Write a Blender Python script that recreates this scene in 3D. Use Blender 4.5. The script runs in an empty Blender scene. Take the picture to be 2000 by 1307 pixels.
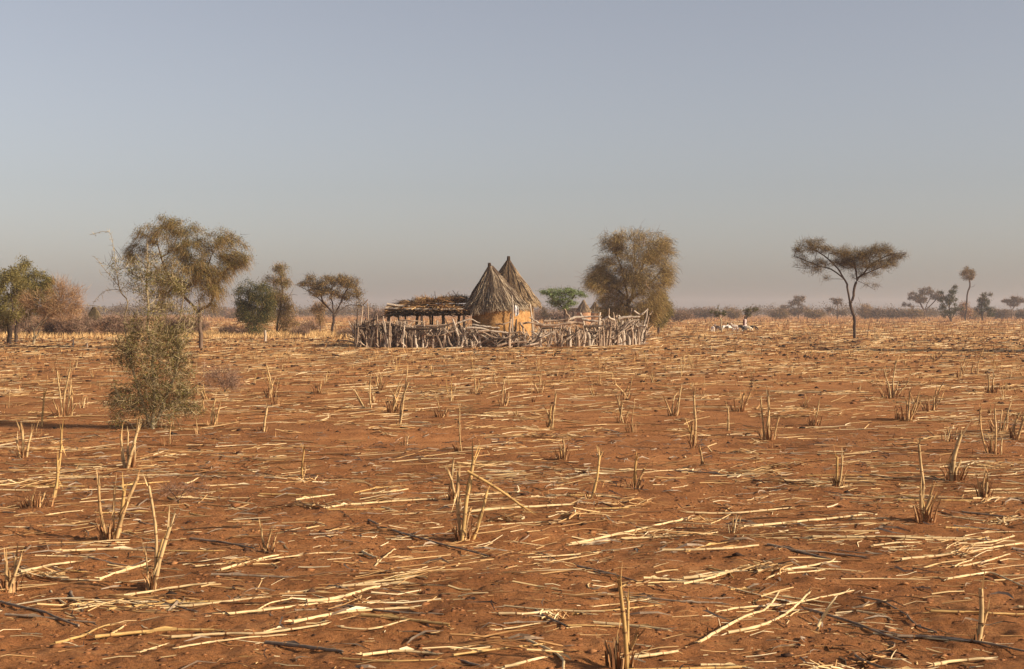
import bpy, math, random
import numpy as np
from mathutils import Vector

random.seed(7)
SC = bpy.context.scene
COL = SC.collection
R_ = math.radians

# ------------------------------------------------------------------ camera model
H = 1.70                       # eye height
F = 50.0 / 36.0 * 2000.0       # focal length in photo pixels
HOR = 611.0                    # row of the true horizon
CY = 653.5
PITCH = math.atan((CY - HOR) / F)
FW = np.array([0, math.cos(PITCH), -math.sin(PITCH)])
UP = np.array([0, math.sin(PITCH), math.cos(PITCH)])
RT = np.array([1.0, 0, 0])

cam = bpy.data.cameras.new("camera"); camo = bpy.data.objects.new("camera", cam); COL.objects.link(camo)
cam.lens = 50; cam.sensor_width = 36; cam.clip_start = 0.1; cam.clip_end = 6000
camo.location = (0, 0, H); camo.rotation_euler = (math.pi / 2 - PITCH, 0, 0)
SC.camera = camo


def W(px, py, D):
    d = FW + RT * ((px - 1000) / F) + UP * ((CY - py) / F)
    return np.array([0, 0, H]) + d * (D / d[1])


# ------------------------------------------------------------------ terrain
def _hash(i, j, s):
    h = (i * 374761393 + j * 668265263 + s * 974634777) & 0xFFFFFFFF
    h = ((h ^ (h >> 13)) * 1274126177) & 0xFFFFFFFF
    return ((h ^ (h >> 16)) & 0xFFFFFF) / float(0xFFFFFF)


def vnoise(x, y, s=0):
    x = np.asarray(x, dtype=np.float64); y = np.asarray(y, dtype=np.float64)
    i = np.floor(x).astype(np.int64); j = np.floor(y).astype(np.int64)
    u = x - i; v = y - j
    u = u * u * (3 - 2 * u); v = v * v * (3 - 2 * v)
    a = _hash(i, j, s); b = _hash(i + 1, j, s); c = _hash(i, j + 1, s); d = _hash(i + 1, j + 1, s)
    return (a * (1 - u) + b * u) * (1 - v) + (c * (1 - u) + d * u) * v - 0.5


def terr(x, y):
    x = np.asarray(x, dtype=np.float64); y = np.asarray(y, dtype=np.float64)
    d = np.hypot(x, y)
    f1 = 1 / (1 + (d / 40.0) ** 2)
    f2 = 1 / (1 + (d / 22.0) ** 3)
    return ((vnoise(x / 2.3, y / 1.7, 1) * 0.075 + vnoise(x / 0.8, y / 0.6, 2) * 0.048) * f1
            + (vnoise(x / 0.27, y / 0.23, 3) * 0.026 + vnoise(x / 0.11, y / 0.1, 4) * 0.026
               + vnoise(x / 0.05, y / 0.05, 5) * 0.018) * f2)


def G(px, py):
    """ground point seen at a photo pixel"""
    h = 0.0
    for _ in range(5):
        d = FW + RT * ((px - 1000) / F) + UP * ((CY - py) / F)
        t = (H - h) / -d[2]
        p = np.array([0, 0, H]) + d * t
        h = float(terr(p[0], p[1]))
    p[2] = h
    return p


# ------------------------------------------------------------------ mesh builder
class MB:
    def __init__(self):
        self.V = []; self.F = []; self.M = []; self.n = 0

    def add(self, V, Fc, mat=0):
        V = np.asarray(V, dtype=np.float64).reshape(-1, 3); Fc = np.asarray(Fc, dtype=np.int64)
        if len(Fc) == 0: return
        self.V.append(V); self.F.append(Fc + self.n); self.M.append(mat); self.n += len(V)

    def build(self, name, mats, parent=None, loc=None, smooth=False):
        me = bpy.data.meshes.new(name)
        V = np.concatenate(self.V) if self.V else np.zeros((0, 3))
        if loc is not None: V = V - np.asarray(loc)
        li = np.concatenate([f.ravel() for f in self.F])
        lt = np.concatenate([np.full(len(f), f.shape[1]) for f in self.F])
        mi = np.concatenate([np.full(len(f), m) for f, m in zip(self.F, self.M)])
        ls = np.concatenate([[0], np.cumsum(lt)[:-1]])
        me.vertices.add(len(V)); me.vertices.foreach_set("co", V.ravel().astype(np.float32))
        me.loops.add(len(li)); me.loops.foreach_set("vertex_index", li.astype(np.int32))
        me.polygons.add(len(lt)); me.polygons.foreach_set("loop_start", ls.astype(np.int32))
        me.polygons.foreach_set("loop_total", lt.astype(np.int32))
        me.polygons.foreach_set("material_index", mi.astype(np.int32))
        me.polygons.foreach_set("use_smooth", np.full(len(lt), smooth))
        me.update(calc_edges=True); me.validate()
        for m in (mats if isinstance(mats, (list, tuple)) else [mats]): me.materials.append(m)
        o = bpy.data.objects.new(name, me); COL.objects.link(o)
        if parent is not None: o.parent = parent
        elif loc is not None: o.location = loc
        return o


def tag(o, label=None, cat=None, group=None, kind=None):
    if label: o["label"] = label
    if cat: o["category"] = cat
    if group: o["group"] = group
    if kind: o["kind"] = kind
    return o


def empty(name, loc, label, cat, group=None):
    o = bpy.data.objects.new(name, None); COL.objects.link(o)
    o.empty_display_size = 0.1; o.location = loc
    return tag(o, label, cat, group)


def unit(a):
    return a / np.maximum(np.linalg.norm(a, axis=-1, keepdims=True), 1e-9)


def batch_tubes(P, Rr, sides=4, cap=True):
    """P [n,k,3], Rr [n,k] -> V, F (quads)"""
    n, k, _ = P.shape
    T = np.gradient(P, axis=1); T = unit(T)
    ref = np.where(np.abs(T[..., 2:3]) > 0.9, np.array([1.0, 0, 0]), np.array([0, 0, 1.0]))
    N1 = unit(np.cross(T, ref)); N2 = np.cross(T, N1)
    a = np.arange(sides) * 2 * math.pi / sides
    V = P[:, :, None, :] + Rr[:, :, None, None] * (np.cos(a)[None, None, :, None] * N1[:, :, None, :] + np.sin(a)[None, None, :, None] * N2[:, :, None, :])
    base = np.arange(n)[:, None, None] * (k * sides)
    i = np.arange(k - 1)[None, :, None] * sides; j = np.arange(sides)[None, None, :]; j2 = (j + 1) % sides
    Fq = np.stack([base + i + j, base + i + j2, base + i + sides + j2, base + i + sides + j], -1).reshape(-1, 4)
    V = V.reshape(-1, 3)
    if cap and sides == 4:
        b = np.arange(n)[:, None] * (k * sides)
        c1 = b + np.array([3, 2, 1, 0]); c2 = b + (k - 1) * sides + np.array([0, 1, 2, 3])
        Fq = np.concatenate([Fq, c1, c2])
    return V, Fq


def tube(mb, pts, rad, sides=6, mat=0, cap=True):
    P = np.asarray(pts, dtype=np.float64)[None]; n = P.shape[1]
    r = np.asarray(rad, dtype=np.float64)
    if r.ndim == 0: r = np.full(n, float(r))
    V, Fq = batch_tubes(P, r[None], sides, cap=False)
    mb.add(V, Fq, mat)
    if cap:
        V2 = np.concatenate([V[:sides], [P[0, 0]], V[-sides:], [P[0, -1]]])
        j = np.arange(sides); j2 = (j + 1) % sides
        f1 = np.stack([j2, j, np.full(sides, sides)], -1); o = sides + 1
        f2 = np.stack([o + j, o + j2, np.full(sides, o + sides)], -1)
        mb.add(V2, np.concatenate([f1, f2]), mat)


def smooth_line(pts, sub=3):
    P = np.asarray(pts, dtype=np.float64)
    if len(P) < 3:
        t = np.linspace(0, 1, sub + 1)[:, None]
        return P[0] * (1 - t) + P[-1] * t
    Q = np.concatenate([[2 * P[0] - P[1]], P, [2 * P[-1] - P[-2]]]); out = []
    for i in range(1, len(Q) - 2):
        p0, p1, p2, p3 = Q[i - 1], Q[i], Q[i + 1], Q[i + 2]
        for s in range(sub):
            t = s / sub
            out.append(0.5 * (2 * p1 + (p2 - p0) * t + (2 * p0 - 5 * p1 + 4 * p2 - p3) * t * t + (3 * p1 - p0 - 3 * p2 + p3) * t ** 3))
    out.append(P[-1])
    return np.array(out)


def ribbons(mb, P, Wd, rng, mat=0):
    """P [n,k,3], Wd [n,k] flat tapering strips"""
    n, k, _ = P.shape
    T = unit(np.gradient(P, axis=1))
    rv = unit(rng.normal(size=(n, 1, 3)))
    S = unit(np.cross(T, rv))
    L = P + S * Wd[..., None] * 0.5; Rr = P - S * Wd[..., None] * 0.5
    V = np.stack([L, Rr], 2).reshape(-1, 3)
    b = np.arange(n)[:, None] * (2 * k); i = np.arange(k - 1)[None] * 2
    Fq = np.stack([b + i, b + i + 1, b + i + 3, b + i + 2], -1).reshape(-1, 4)
    mb.add(V, Fq, mat)


def leaves(mb, C, size, aspect, rng, mat=0, up=0.3, dirs=None):
    n = len(C)
    d = rng.normal(size=(n, 3)) if dirs is None else dirs + rng.normal(size=(n, 3)) * 0.4
    d = unit(d)
    nn = unit(rng.normal(size=(n, 3)) + np.array([0, 0, up]))
    s = unit(np.cross(d, nn))
    L = (size * rng.uniform(0.6, 1.4, n))[:, None]; w = L * aspect
    V = np.stack([C - d * L * .5, C + s * w * .5, C + d * L * .5, C - s * w * .5], 1).reshape(-1, 3)
    mb.add(V, np.arange(4 * n).reshape(n, 4), mat)


# ------------------------------------------------------------------ materials
def lin(c):
    return tuple(((v / 255) / 12.92 if v / 255 <= .04045 else ((v / 255 + .055) / 1.055) ** 2.4) for v in c) + (1,)


def new_mat(name):
    m = bpy.data.materials.new(name); m.use_nodes = True
    nt = m.node_tree; nt.nodes.clear()
    return m, nt, nt.nodes.new("ShaderNodeOutputMaterial")


def nd(nt, t, **kw):
    n = nt.nodes.new(t)
    for k, v in kw.items(): setattr(n, k, v)
    return n


def ramp(nt, fac, stops):
    r = nd(nt, "ShaderNodeValToRGB"); e = r.color_ramp.elements
    while len(e) < len(stops): e.new(0.5)
    for i, (p, c) in enumerate(stops):
        e[i].position = p; e[i].color = c if len(c) == 4 else tuple(c) + (1,)
    nt.links.new(fac, r.inputs[0]); return r.outputs[0]


def noise(nt, scale, detail=4, rough=.6, vec=None, coord="Object"):
    n = nd(nt, "ShaderNodeTexNoise"); n.inputs["Scale"].default_value = scale
    n.inputs["Detail"].default_value = detail; n.inputs["Roughness"].default_value = rough
    if vec is None:
        vec = nd(nt, "ShaderNodeTexCoord").outputs[coord]
    nt.links.new(vec, n.inputs["Vector"]); return n.outputs["Fac"]


def mix(nt, fac, a, b, mode="MIX"):
    m = nd(nt, "ShaderNodeMixRGB", blend_type=mode)
    for s, v in ((m.inputs[0], fac), (m.inputs[1], a), (m.inputs[2], b)):
        if hasattr(v, "links") or isinstance(v, bpy.types.NodeSocket): nt.links.new(v, s)
        else: s.default_value = v
    return m.outputs[0]


def bump(nt, h, strength, dist):
    b = nd(nt, "ShaderNodeBump"); b.inputs["Strength"].default_value = strength; b.inputs["Distance"].default_value = dist
    nt.links.new(h, b.inputs["Height"]); return b.outputs[0]


def principled(nt, out, col, rough=.85, nrm=None, spec=.2):
    p = nd(nt, "ShaderNodeBsdfPrincipled"); p.inputs["Roughness"].default_value = rough
    p.inputs["Specular IOR Level"].default_value = spec
    if isinstance(col, bpy.types.NodeSocket): nt.links.new(col, p.inputs["Base Color"])
    else: p.inputs["Base Color"].default_value = col
    if nrm: nt.links.new(nrm, p.inputs["Normal"])
    nt.links.new(p.outputs[0], out.inputs["Surface"]); return p


def island_mat(name, stops, rough=.8, trans=0.0, nscale=0, namt=0.5):
    """each leaf / stalk (mesh island) takes its own colour out of a ramp"""
    m, nt, out = new_mat(name)
    g = nd(nt, "ShaderNodeNewGeometry")
    c = ramp(nt, g.outputs["Random Per Island"], stops)
    if nscale:
        f = ramp(nt, noise(nt, nscale, 3), [(0.35, (1 - namt,) * 3), (0.65, (1 + namt * .3,) * 3)])
        c = mix(nt, 1.0, c, f, "MULTIPLY")
    if trans <= 0:
        principled(nt, out, c, rough)
        return m
    d = nd(nt, "ShaderNodeBsdfDiffuse"); t = nd(nt, "ShaderNodeBsdfTranslucent"); mx = nd(nt, "ShaderNodeMixShader")
    nt.links.new(c, d.inputs[0]); nt.links.new(c, t.inputs[0]); mx.inputs[0].default_value = trans
    nt.links.new(d.outputs[0], mx.inputs[1]); nt.links.new(t.outputs[0], mx.inputs[2]); nt.links.new(mx.outputs[0], out.inputs["Surface"])
    return m


def bark_mat(name, c1, c2, scale=9, bs=.6):
    m, nt, out = new_mat(name)
    mp = nd(nt, "ShaderNodeMapping"); mp.inputs["Scale"].default_value = (1, 1, .25)
    nt.links.new(nd(nt, "ShaderNodeTexCoord").outputs["Object"], mp.inputs[0])
    f = noise(nt, scale, 6, .65, mp.outputs[0])
    c = ramp(nt, f, [(.3, c1), (.7, c2)])
    principled(nt, out, c, .9, bump(nt, f, bs, .03)); return m


M = {}
# soil
def soil():
    m, nt, out = new_mat("red_soil")
    tc = nd(nt, "ShaderNodeTexCoord").outputs["Object"]
    big = noise(nt, .35, 5, .6, tc); mid = noise(nt, 2.2, 6, .65, tc); fine = noise(nt, 38, 6, .7, tc)
    c = ramp(nt, mid, [(.3, (.28, .110, .039)), (.5, (.385, .162, .060)), (.72, (.49, .228, .091))])
    c2 = ramp(nt, big, [(.33, (.68, .66, .66)), (.5, (.96, .95, .94)), (.66, (1.16, 1.16, 1.15))])
    c = mix(nt, 1.0, c, c2, "MULTIPLY")
    c3 = ramp(nt, fine, [(.36, (.42, .38, .36)), (.48, (1, 1, 1)), (.66, (1.25, 1.22, 1.18))])
    c = mix(nt, .85, c, c3, "MULTIPLY")
    # chaff and short straw crumbs lying on the soil, streaky
    mp = nd(nt, "ShaderNodeMapping"); mp.inputs["Scale"].default_value = (3.0, 22, 1); mp.inputs["Rotation"].default_value = (0, 0, .12)
    nt.links.new(tc, mp.inputs[0])
    st = noise(nt, 1.6, 5, .62, mp.outputs[0])
    sm = ramp(nt, st, [(.60, (0, 0, 0)), (.68, (1, 1, 1))])
    patch = ramp(nt, noise(nt, .55, 4, .6, tc), [(.40, (.12,) * 3), (.62, (.8,) * 3)])
    sm = mix(nt, 1.0, sm, patch, "MULTIPLY")
    c = mix(nt, sm, c, (.52, .32, .125, 1))
    # the farther field is trodden with finer chaff
    sep = nd(nt, "ShaderNodeSeparateXYZ"); nt.links.new(tc, sep.inputs[0])
    mr = nd(nt, "ShaderNodeMapRange"); nt.links.new(sep.outputs[1], mr.inputs[0])
    mr.inputs[1].default_value = 15; mr.inputs[2].default_value = 75
    ch = ramp(nt, noise(nt, .9, 8, .75, tc), [(.35, (.15,) * 3), (.6, (.75,) * 3)])
    f = mix(nt, 1.0, ch, mr.outputs[0], "MULTIPLY")
    c = mix(nt, f, c, (.47, .235, .08, 1))
    h = mix(nt, .5, fine, noise(nt, 120, 4, .7, tc))
    principled(nt, out, c, .95, bump(nt, h, 1.0, .045), .1)
    return m


M["soil"] = soil()
M["straw"] = island_mat("pale_straw", [(0, (.33, .19, .085)), (.2, (.50, .32, .14)), (.5, (.66, .47, .235)), (.8, (.76, .60, .36)), (1, (.80, .67, .45))], .6, nscale=7, namt=.3)
M["straw_far"] = island_mat("field_straw", [(0, (.10, .052, .026)), (.2, (.24, .11, .042)), (.5, (.45, .25, .10)), (.8, (.66, .46, .22)), (1, (.80, .64, .40))], .7)
M["grey_stalk"] = island_mat("weathered_grey_stalk", [(0, (.15, .10, .066)), (.6, (.27, .195, .135)), (1, (.42, .32, .23))], .8, nscale=9, namt=.4)
M["gold_stalk"] = island_mat("golden_stalk", [(0, (.42, .24, .075)), (1, (.62, .41, .165))], .55, nscale=8, namt=.35)
M["specks"] = island_mat("very_dark_crumb", [(0, (.018, .012, .009)), (.6, (.055, .028, .017)), (1, (.13, .06, .03))], .95)
M["stand"] = island_mat("standing_stalk", [(0, (.33, .19, .08)), (.5, (.50, .33, .15)), (1, (.66, .49, .27))], .65, nscale=9, namt=.4)
M["knot"] = island_mat("stalk_joint", [(0, (.16, .075, .032)), (1, (.34, .19, .085))], .8)
M["stub"] = island_mat("stubble_stalk", [(0, (.30, .155, .062)), (.4, (.46, .27, .11)), (1, (.66, .46, .235))], .65, nscale=10, namt=.5)
M["sheath"] = island_mat("brown_leaf_sheath", [(0, (.13, .055, .022)), (.5, (.29, .135, .056)), (1, (.50, .30, .14))], .8)
M["stub_far"] = island_mat("field_stubble", [(0, (.12, .05, .022)), (.5, (.33, .16, .06)), (1, (.55, .34, .14))], .8)
M["clod"] = island_mat("dark_clod", [(0, (.05, .026, .016)), (.3, (.14, .058, .026)), (.75, (.27, .115, .046)), (1, (.36, .17, .07))], .95)
M["wood"] = bark_mat("weathered_wood", (.16, .105, .072), (.46, .34, .24), 7)
M["pale_wood"] = bark_mat("bleached_wood", (.26, .205, .155), (.58, .485, .385), 7)
M["dark_wood"] = bark_mat("dark_wood", (.035, .024, .018), (.11, .075, .052), 7)
M["brush"] = island_mat("brushwood", [(0, (.06, .042, .032)), (.4, (.21, .15, .108)), (1, (.60, .475, .36))], .85)
M["bark"] = bark_mat("brown_bark", (.07, .045, .032), (.21, .14, .095), 8)
M["bark_dark"] = bark_mat("dark_bark", (.03, .02, .016), (.10, .065, .047), 8)
M["bark_pale"] = bark_mat("pale_bark", (.19, .14, .085), (.42, .34, .215), 12)
M["thatch"] = island_mat("grey_thatch", [(0, (.06, .04, .026)), (.25, (.17, .12, .078)), (.65, (.33, .25, .165)), (1, (.52, .43, .31))], .8)
M["thatch_tan"] = island_mat("tan_thatch", [(0, (.10, .058, .03)), (.3, (.235, .155, .085)), (.7, (.37, .26, .148)), (1, (.50, .375, .23))], .8)
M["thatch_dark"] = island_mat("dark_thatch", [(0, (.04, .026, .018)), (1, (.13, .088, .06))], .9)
M["heap"] = island_mat("heaped_straw", [(0, (.05, .026, .013)), (.4, (.17, .088, .038)), (.75, (.36, .20, .085)), (1, (.56, .37, .17))], .8)
M["old_thatch"] = island_mat("old_olive_thatch", [(0, (.07, .05, .025)), (1, (.20, .145, .075))], .9)
M["rope"] = island_mat("bark_rope", [(0, (.05, .035, .025)), (1, (.10, .07, .05))], .9)


def mud(name, c1, c2, c3):
    m, nt, out = new_mat(name)
    tc = nd(nt, "ShaderNodeTexCoord").outputs["Object"]
    f = noise(nt, 3.0, 6, .7, tc); g = noise(nt, 8.5, 7, .78, tc)
    c = ramp(nt, f, [(.28, c1), (.5, c2), (.72, c3)])
    c = mix(nt, .8, c, ramp(nt, g, [(.36, (.36, .32, .28)), (.47, (1, 1, 1)), (.66, (1.25, 1.2, 1.12))]), "MULTIPLY")
    principled(nt, out, c, .95, bump(nt, mix(nt, .5, f, g), 1.0, .06), .1); return m


M["mud"] = mud("ochre_mud", (.27, .14, .055), (.385, .21, .083), (.49, .295, .13))
M["mud_far"] = mud("tan_mud", (.32, .17, .09), (.40, .22, .12), (.45, .27, .15))


def leaf(name, a, b, c, t=.3):
    a, b, c = [tuple(v * 1.5 for v in q) for q in (a, b, c)]
    M[name] = island_mat(name, [(0, a), (.5, b), (1, c)], .7, trans=t)


leaf("leaf_olive", (.062, .048, .016), (.135, .106, .036), (.225, .18, .068))
leaf("leaf_bush", (.048, .043, .012), (.112, .100, .030), (.21, .182, .062))
leaf("leaf_green", (.066, .054, .019), (.130, .108, .038), (.215, .175, .068))
leaf("leaf_bright", (.075, .105, .038), (.135, .180, .068), (.21, .26, .11))
leaf("leaf_dark", (.022, .026, .012), (.045, .050, .022), (.085, .086, .040))
leaf("leaf_acacia", (.062, .042, .017), (.13, .090, .036), (.22, .155, .065))
leaf("leaf_tan", (.10, .060, .025), (.19, .125, .052), (.30, .205, .09))
leaf("leaf_weep", (.095, .066, .025), (.205, .147, .058), (.35, .255, .108))
leaf("leaf_scrub", (.048, .034, .021), (.088, .063, .037), (.145, .105, .06))
leaf("twig_red", (.13, .075, .038), (.23, .135, .070), (.35, .225, .125), .1)
leaf("twig_mauve", (.10, .062, .045), (.19, .12, .085), (.30, .20, .14), .1)
leaf("twig_pale", (.13, .098, .05), (.235, .18, .095), (.36, .285, .165), .05)
leaf("twig_dark", (.028, .02, .014), (.055, .038, .026), (.10, .07, .046), .05)
leaf("dry_grass", (.24, .145, .062), (.40, .26, .115), (.56, .39, .19), .2)

# ------------------------------------------------------------------ world, sun
SUN_EL, SUN_AZ = R_(23), R_(-20)          # azimuth measured from +X (right), negative = towards the viewer
sd = np.array([math.cos(SUN_EL) * math.cos(SUN_AZ), math.cos(SUN_EL) * math.sin(SUN_AZ), math.sin(SUN_EL)])
sun = bpy.data.lights.new("sun", "SUN"); sun.energy = 5.0; sun.angle = R_(.7); sun.color = (1.0, .84, .62)
suno = bpy.data.objects.new("sun", sun); COL.objects.link(suno)
suno.rotation_euler = Vector(tuple(sd)).to_track_quat("Z", "Y").to_euler(); suno.location = (60, 0, 40)
w = bpy.data.worlds.new("World"); SC.world = w; w.use_nodes = True
nt = w.node_tree; bg = nt.nodes["Background"]
sky = nt.nodes.new("ShaderNodeTexSky"); sky.sky_type = "NISHITA"; sky.sun_disc = False
sky.sun_elevation = SUN_EL; sky.sun_rotation = math.pi / 2 - SUN_AZ
sky.air_density = 1.0; sky.dust_density = 1.5; sky.ozone_density = 1.5
hs = nt.nodes.new("ShaderNodeHueSaturation"); hs.inputs["Saturation"].default_value = .52
tint = nt.nodes.new("ShaderNodeMixRGB"); tint.blend_type = "MULTIPLY"; tint.inputs[0].default_value = 1; tint.inputs[2].default_value = (1.0, .945, .965, 1)
nt.links.new(sky.outputs[0], hs.inputs["Color"]); nt.links.new(hs.outputs[0], tint.inputs[1]); nt.links.new(tint.outputs[0], bg.inputs[0])
bg.inputs[1].default_value = .083
SC.view_settings.view_transform = "Standard"; SC.view_settings.look = "None"; SC.cycles.volume_bounces = 2; SC.view_settings.exposure = .56; SC.view_settings.gamma = 1

# ------------------------------------------------------------------ haze
me = bpy.data.meshes.new("haze")
x0, x1, y0, y1, z0, z1 = -2200, 2200, -120, 1650, -1.2, 17
me.from_pydata([(x0, y0, z0), (x1, y0, z0), (x1, y1, z0), (x0, y1, z0), (x0, y0, z1), (x1, y0, z1), (x1, y1, z1), (x0, y1, z1)], [],
               [(3, 2, 1, 0), (4, 5, 6, 7), (0, 1, 5, 4), (1, 2, 6, 5), (2, 3, 7, 6), (3, 0, 4, 7)])
m, nt, out = new_mat("dusty_air")
pv = nd(nt, "ShaderNodeVolumePrincipled"); pv.inputs["Density"].default_value = .00038; pv.inputs["Color"].default_value = (.88, .87, .93, 1)
pv.inputs["Anisotropy"].default_value = .25
nt.links.new(pv.outputs[0], out.inputs["Volume"]); me.materials.append(m)
hz = bpy.data.objects.new("haze", me); COL.objects.link(hz); tag(hz, kind="stuff", label="thin dusty haze hanging over the dry field", cat="haze")

# ------------------------------------------------------------------ ground sheet
def build_ground():
    ys = list(np.linspace(-60, 2.0, 14)[:-1])
    y = 2.0
    while y < 1550:
        ys.append(y)
        y += max(.0036 * y, .016) if y < 60 else (.012 * y)
    ys.append(1550.0)
    a = np.concatenate([-np.geomspace(1.35, .47, 26)[:-1], np.linspace(-.47, .47, 290), np.geomspace(.47, 1.35, 26)[1:]])
    ys = np.array(ys)
    wd = np.where(ys < 2, 2 + (2 - ys) * .8, ys)
    X = wd[:, None] * a[None, :]; Y = np.repeat(ys[:, None], len(a), 1)
    Z = terr(X, Y)
    V = np.stack([X, Y, Z], -1).reshape(-1, 3); r, c = X.shape
    i = np.arange(r - 1)[:, None] * c; j = np.arange(c - 1)[None]
    Fq = np.stack([i + j, i + j + 1, i + j + 1 + c, i + j + c], -1).reshape(-1, 4)
    mb = MB(); mb.add(V, Fq); o = mb.build("ground", M["soil"], smooth=True)
    tag(o, "reddish brown harvested field soil reaching the horizon", "ground", kind="structure")


build_ground()

# ------------------------------------------------------------------ trees
def grow(nodes, par, targets, rng, s, updroop=.25):
    """nodes list of np pos, par list; joins every target to its nearest branch node"""
    P = np.zeros((len(nodes) + len(targets) * 6 + 8, 3)); n = len(nodes); P[:n] = nodes; par = list(par)
    base = P[0]
    order = np.argsort([np.min(np.linalg.norm(P[:n] - t, axis=1)) for t in targets])
    tips = []
    for k in order:
        t = targets[k]
        d = np.linalg.norm(P[:n] - t, axis=1)
        pen = d + .9 * np.maximum(0, P[:n, 2] - t[2] + .15 * d)
        pen[P[:n, 2] < base[2] + .12 * (t[2] - base[2])] += 1e3
        if pen.min() > 900: pen -= 1e3
        i = int(np.argmin(pen)); L = d[i]
        m = int(min(5, max(1, round(L / (s * 9)))))
        p0 = P[i].copy(); side = rng.normal(size=3) * L * .10
        for q in range(1, m + 1):
            u = q / m
            p = p0 * (1 - u) + t * u + side * math.sin(math.pi * u) + np.array([0, 0, 1]) * (updroop * L * math.sin(math.pi * u) * .5)
            P[n] = p; par.append(i); i = n; n += 1
        tips.append(i)
    return P[:n], par, tips


def limb_tubes(mb, P, par, Rb, rt, mat=0, sides=6, jit=0.0):
    n = len(P); cnt = np.zeros(n); kids = [[] for _ in range(n)]
    for i in range(1, n): kids[par[i]].append(i)
    for i in range(n - 1, -1, -1):
        if not kids[i]: cnt[i] = 1
        if i: cnt[par[i]] += cnt[i]
    e = math.log(max(Rb / rt, 1.01)) / math.log(max(cnt[0], 2))
    r = rt * cnt ** e
    stack = [(0, None)]
    while stack:
        st, pre = stack.pop()
        pts = []; rad = []
        if pre is not None: pts.append(P[pre]); rad.append(min(r[pre], r[st] * 1.25))
        i = st
        while True:
            pts.append(P[i]); rad.append(r[i])
            if not kids[i]: break
            ks = sorted(kids[i], key=lambda q: -cnt[q])
            for q in ks[1:]: stack.append((q, i))
            i = ks[0]
        if len(pts) > 1:
            rad = np.array(rad); rad[-1] *= .5
            sd_ = sides if rad[0] > rt * 4 else (4 if rad[0] > rt * 2 else 3)
            pts = np.array(pts)
            tube(mb, pts, rad, sd_, mat, cap=False)


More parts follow.
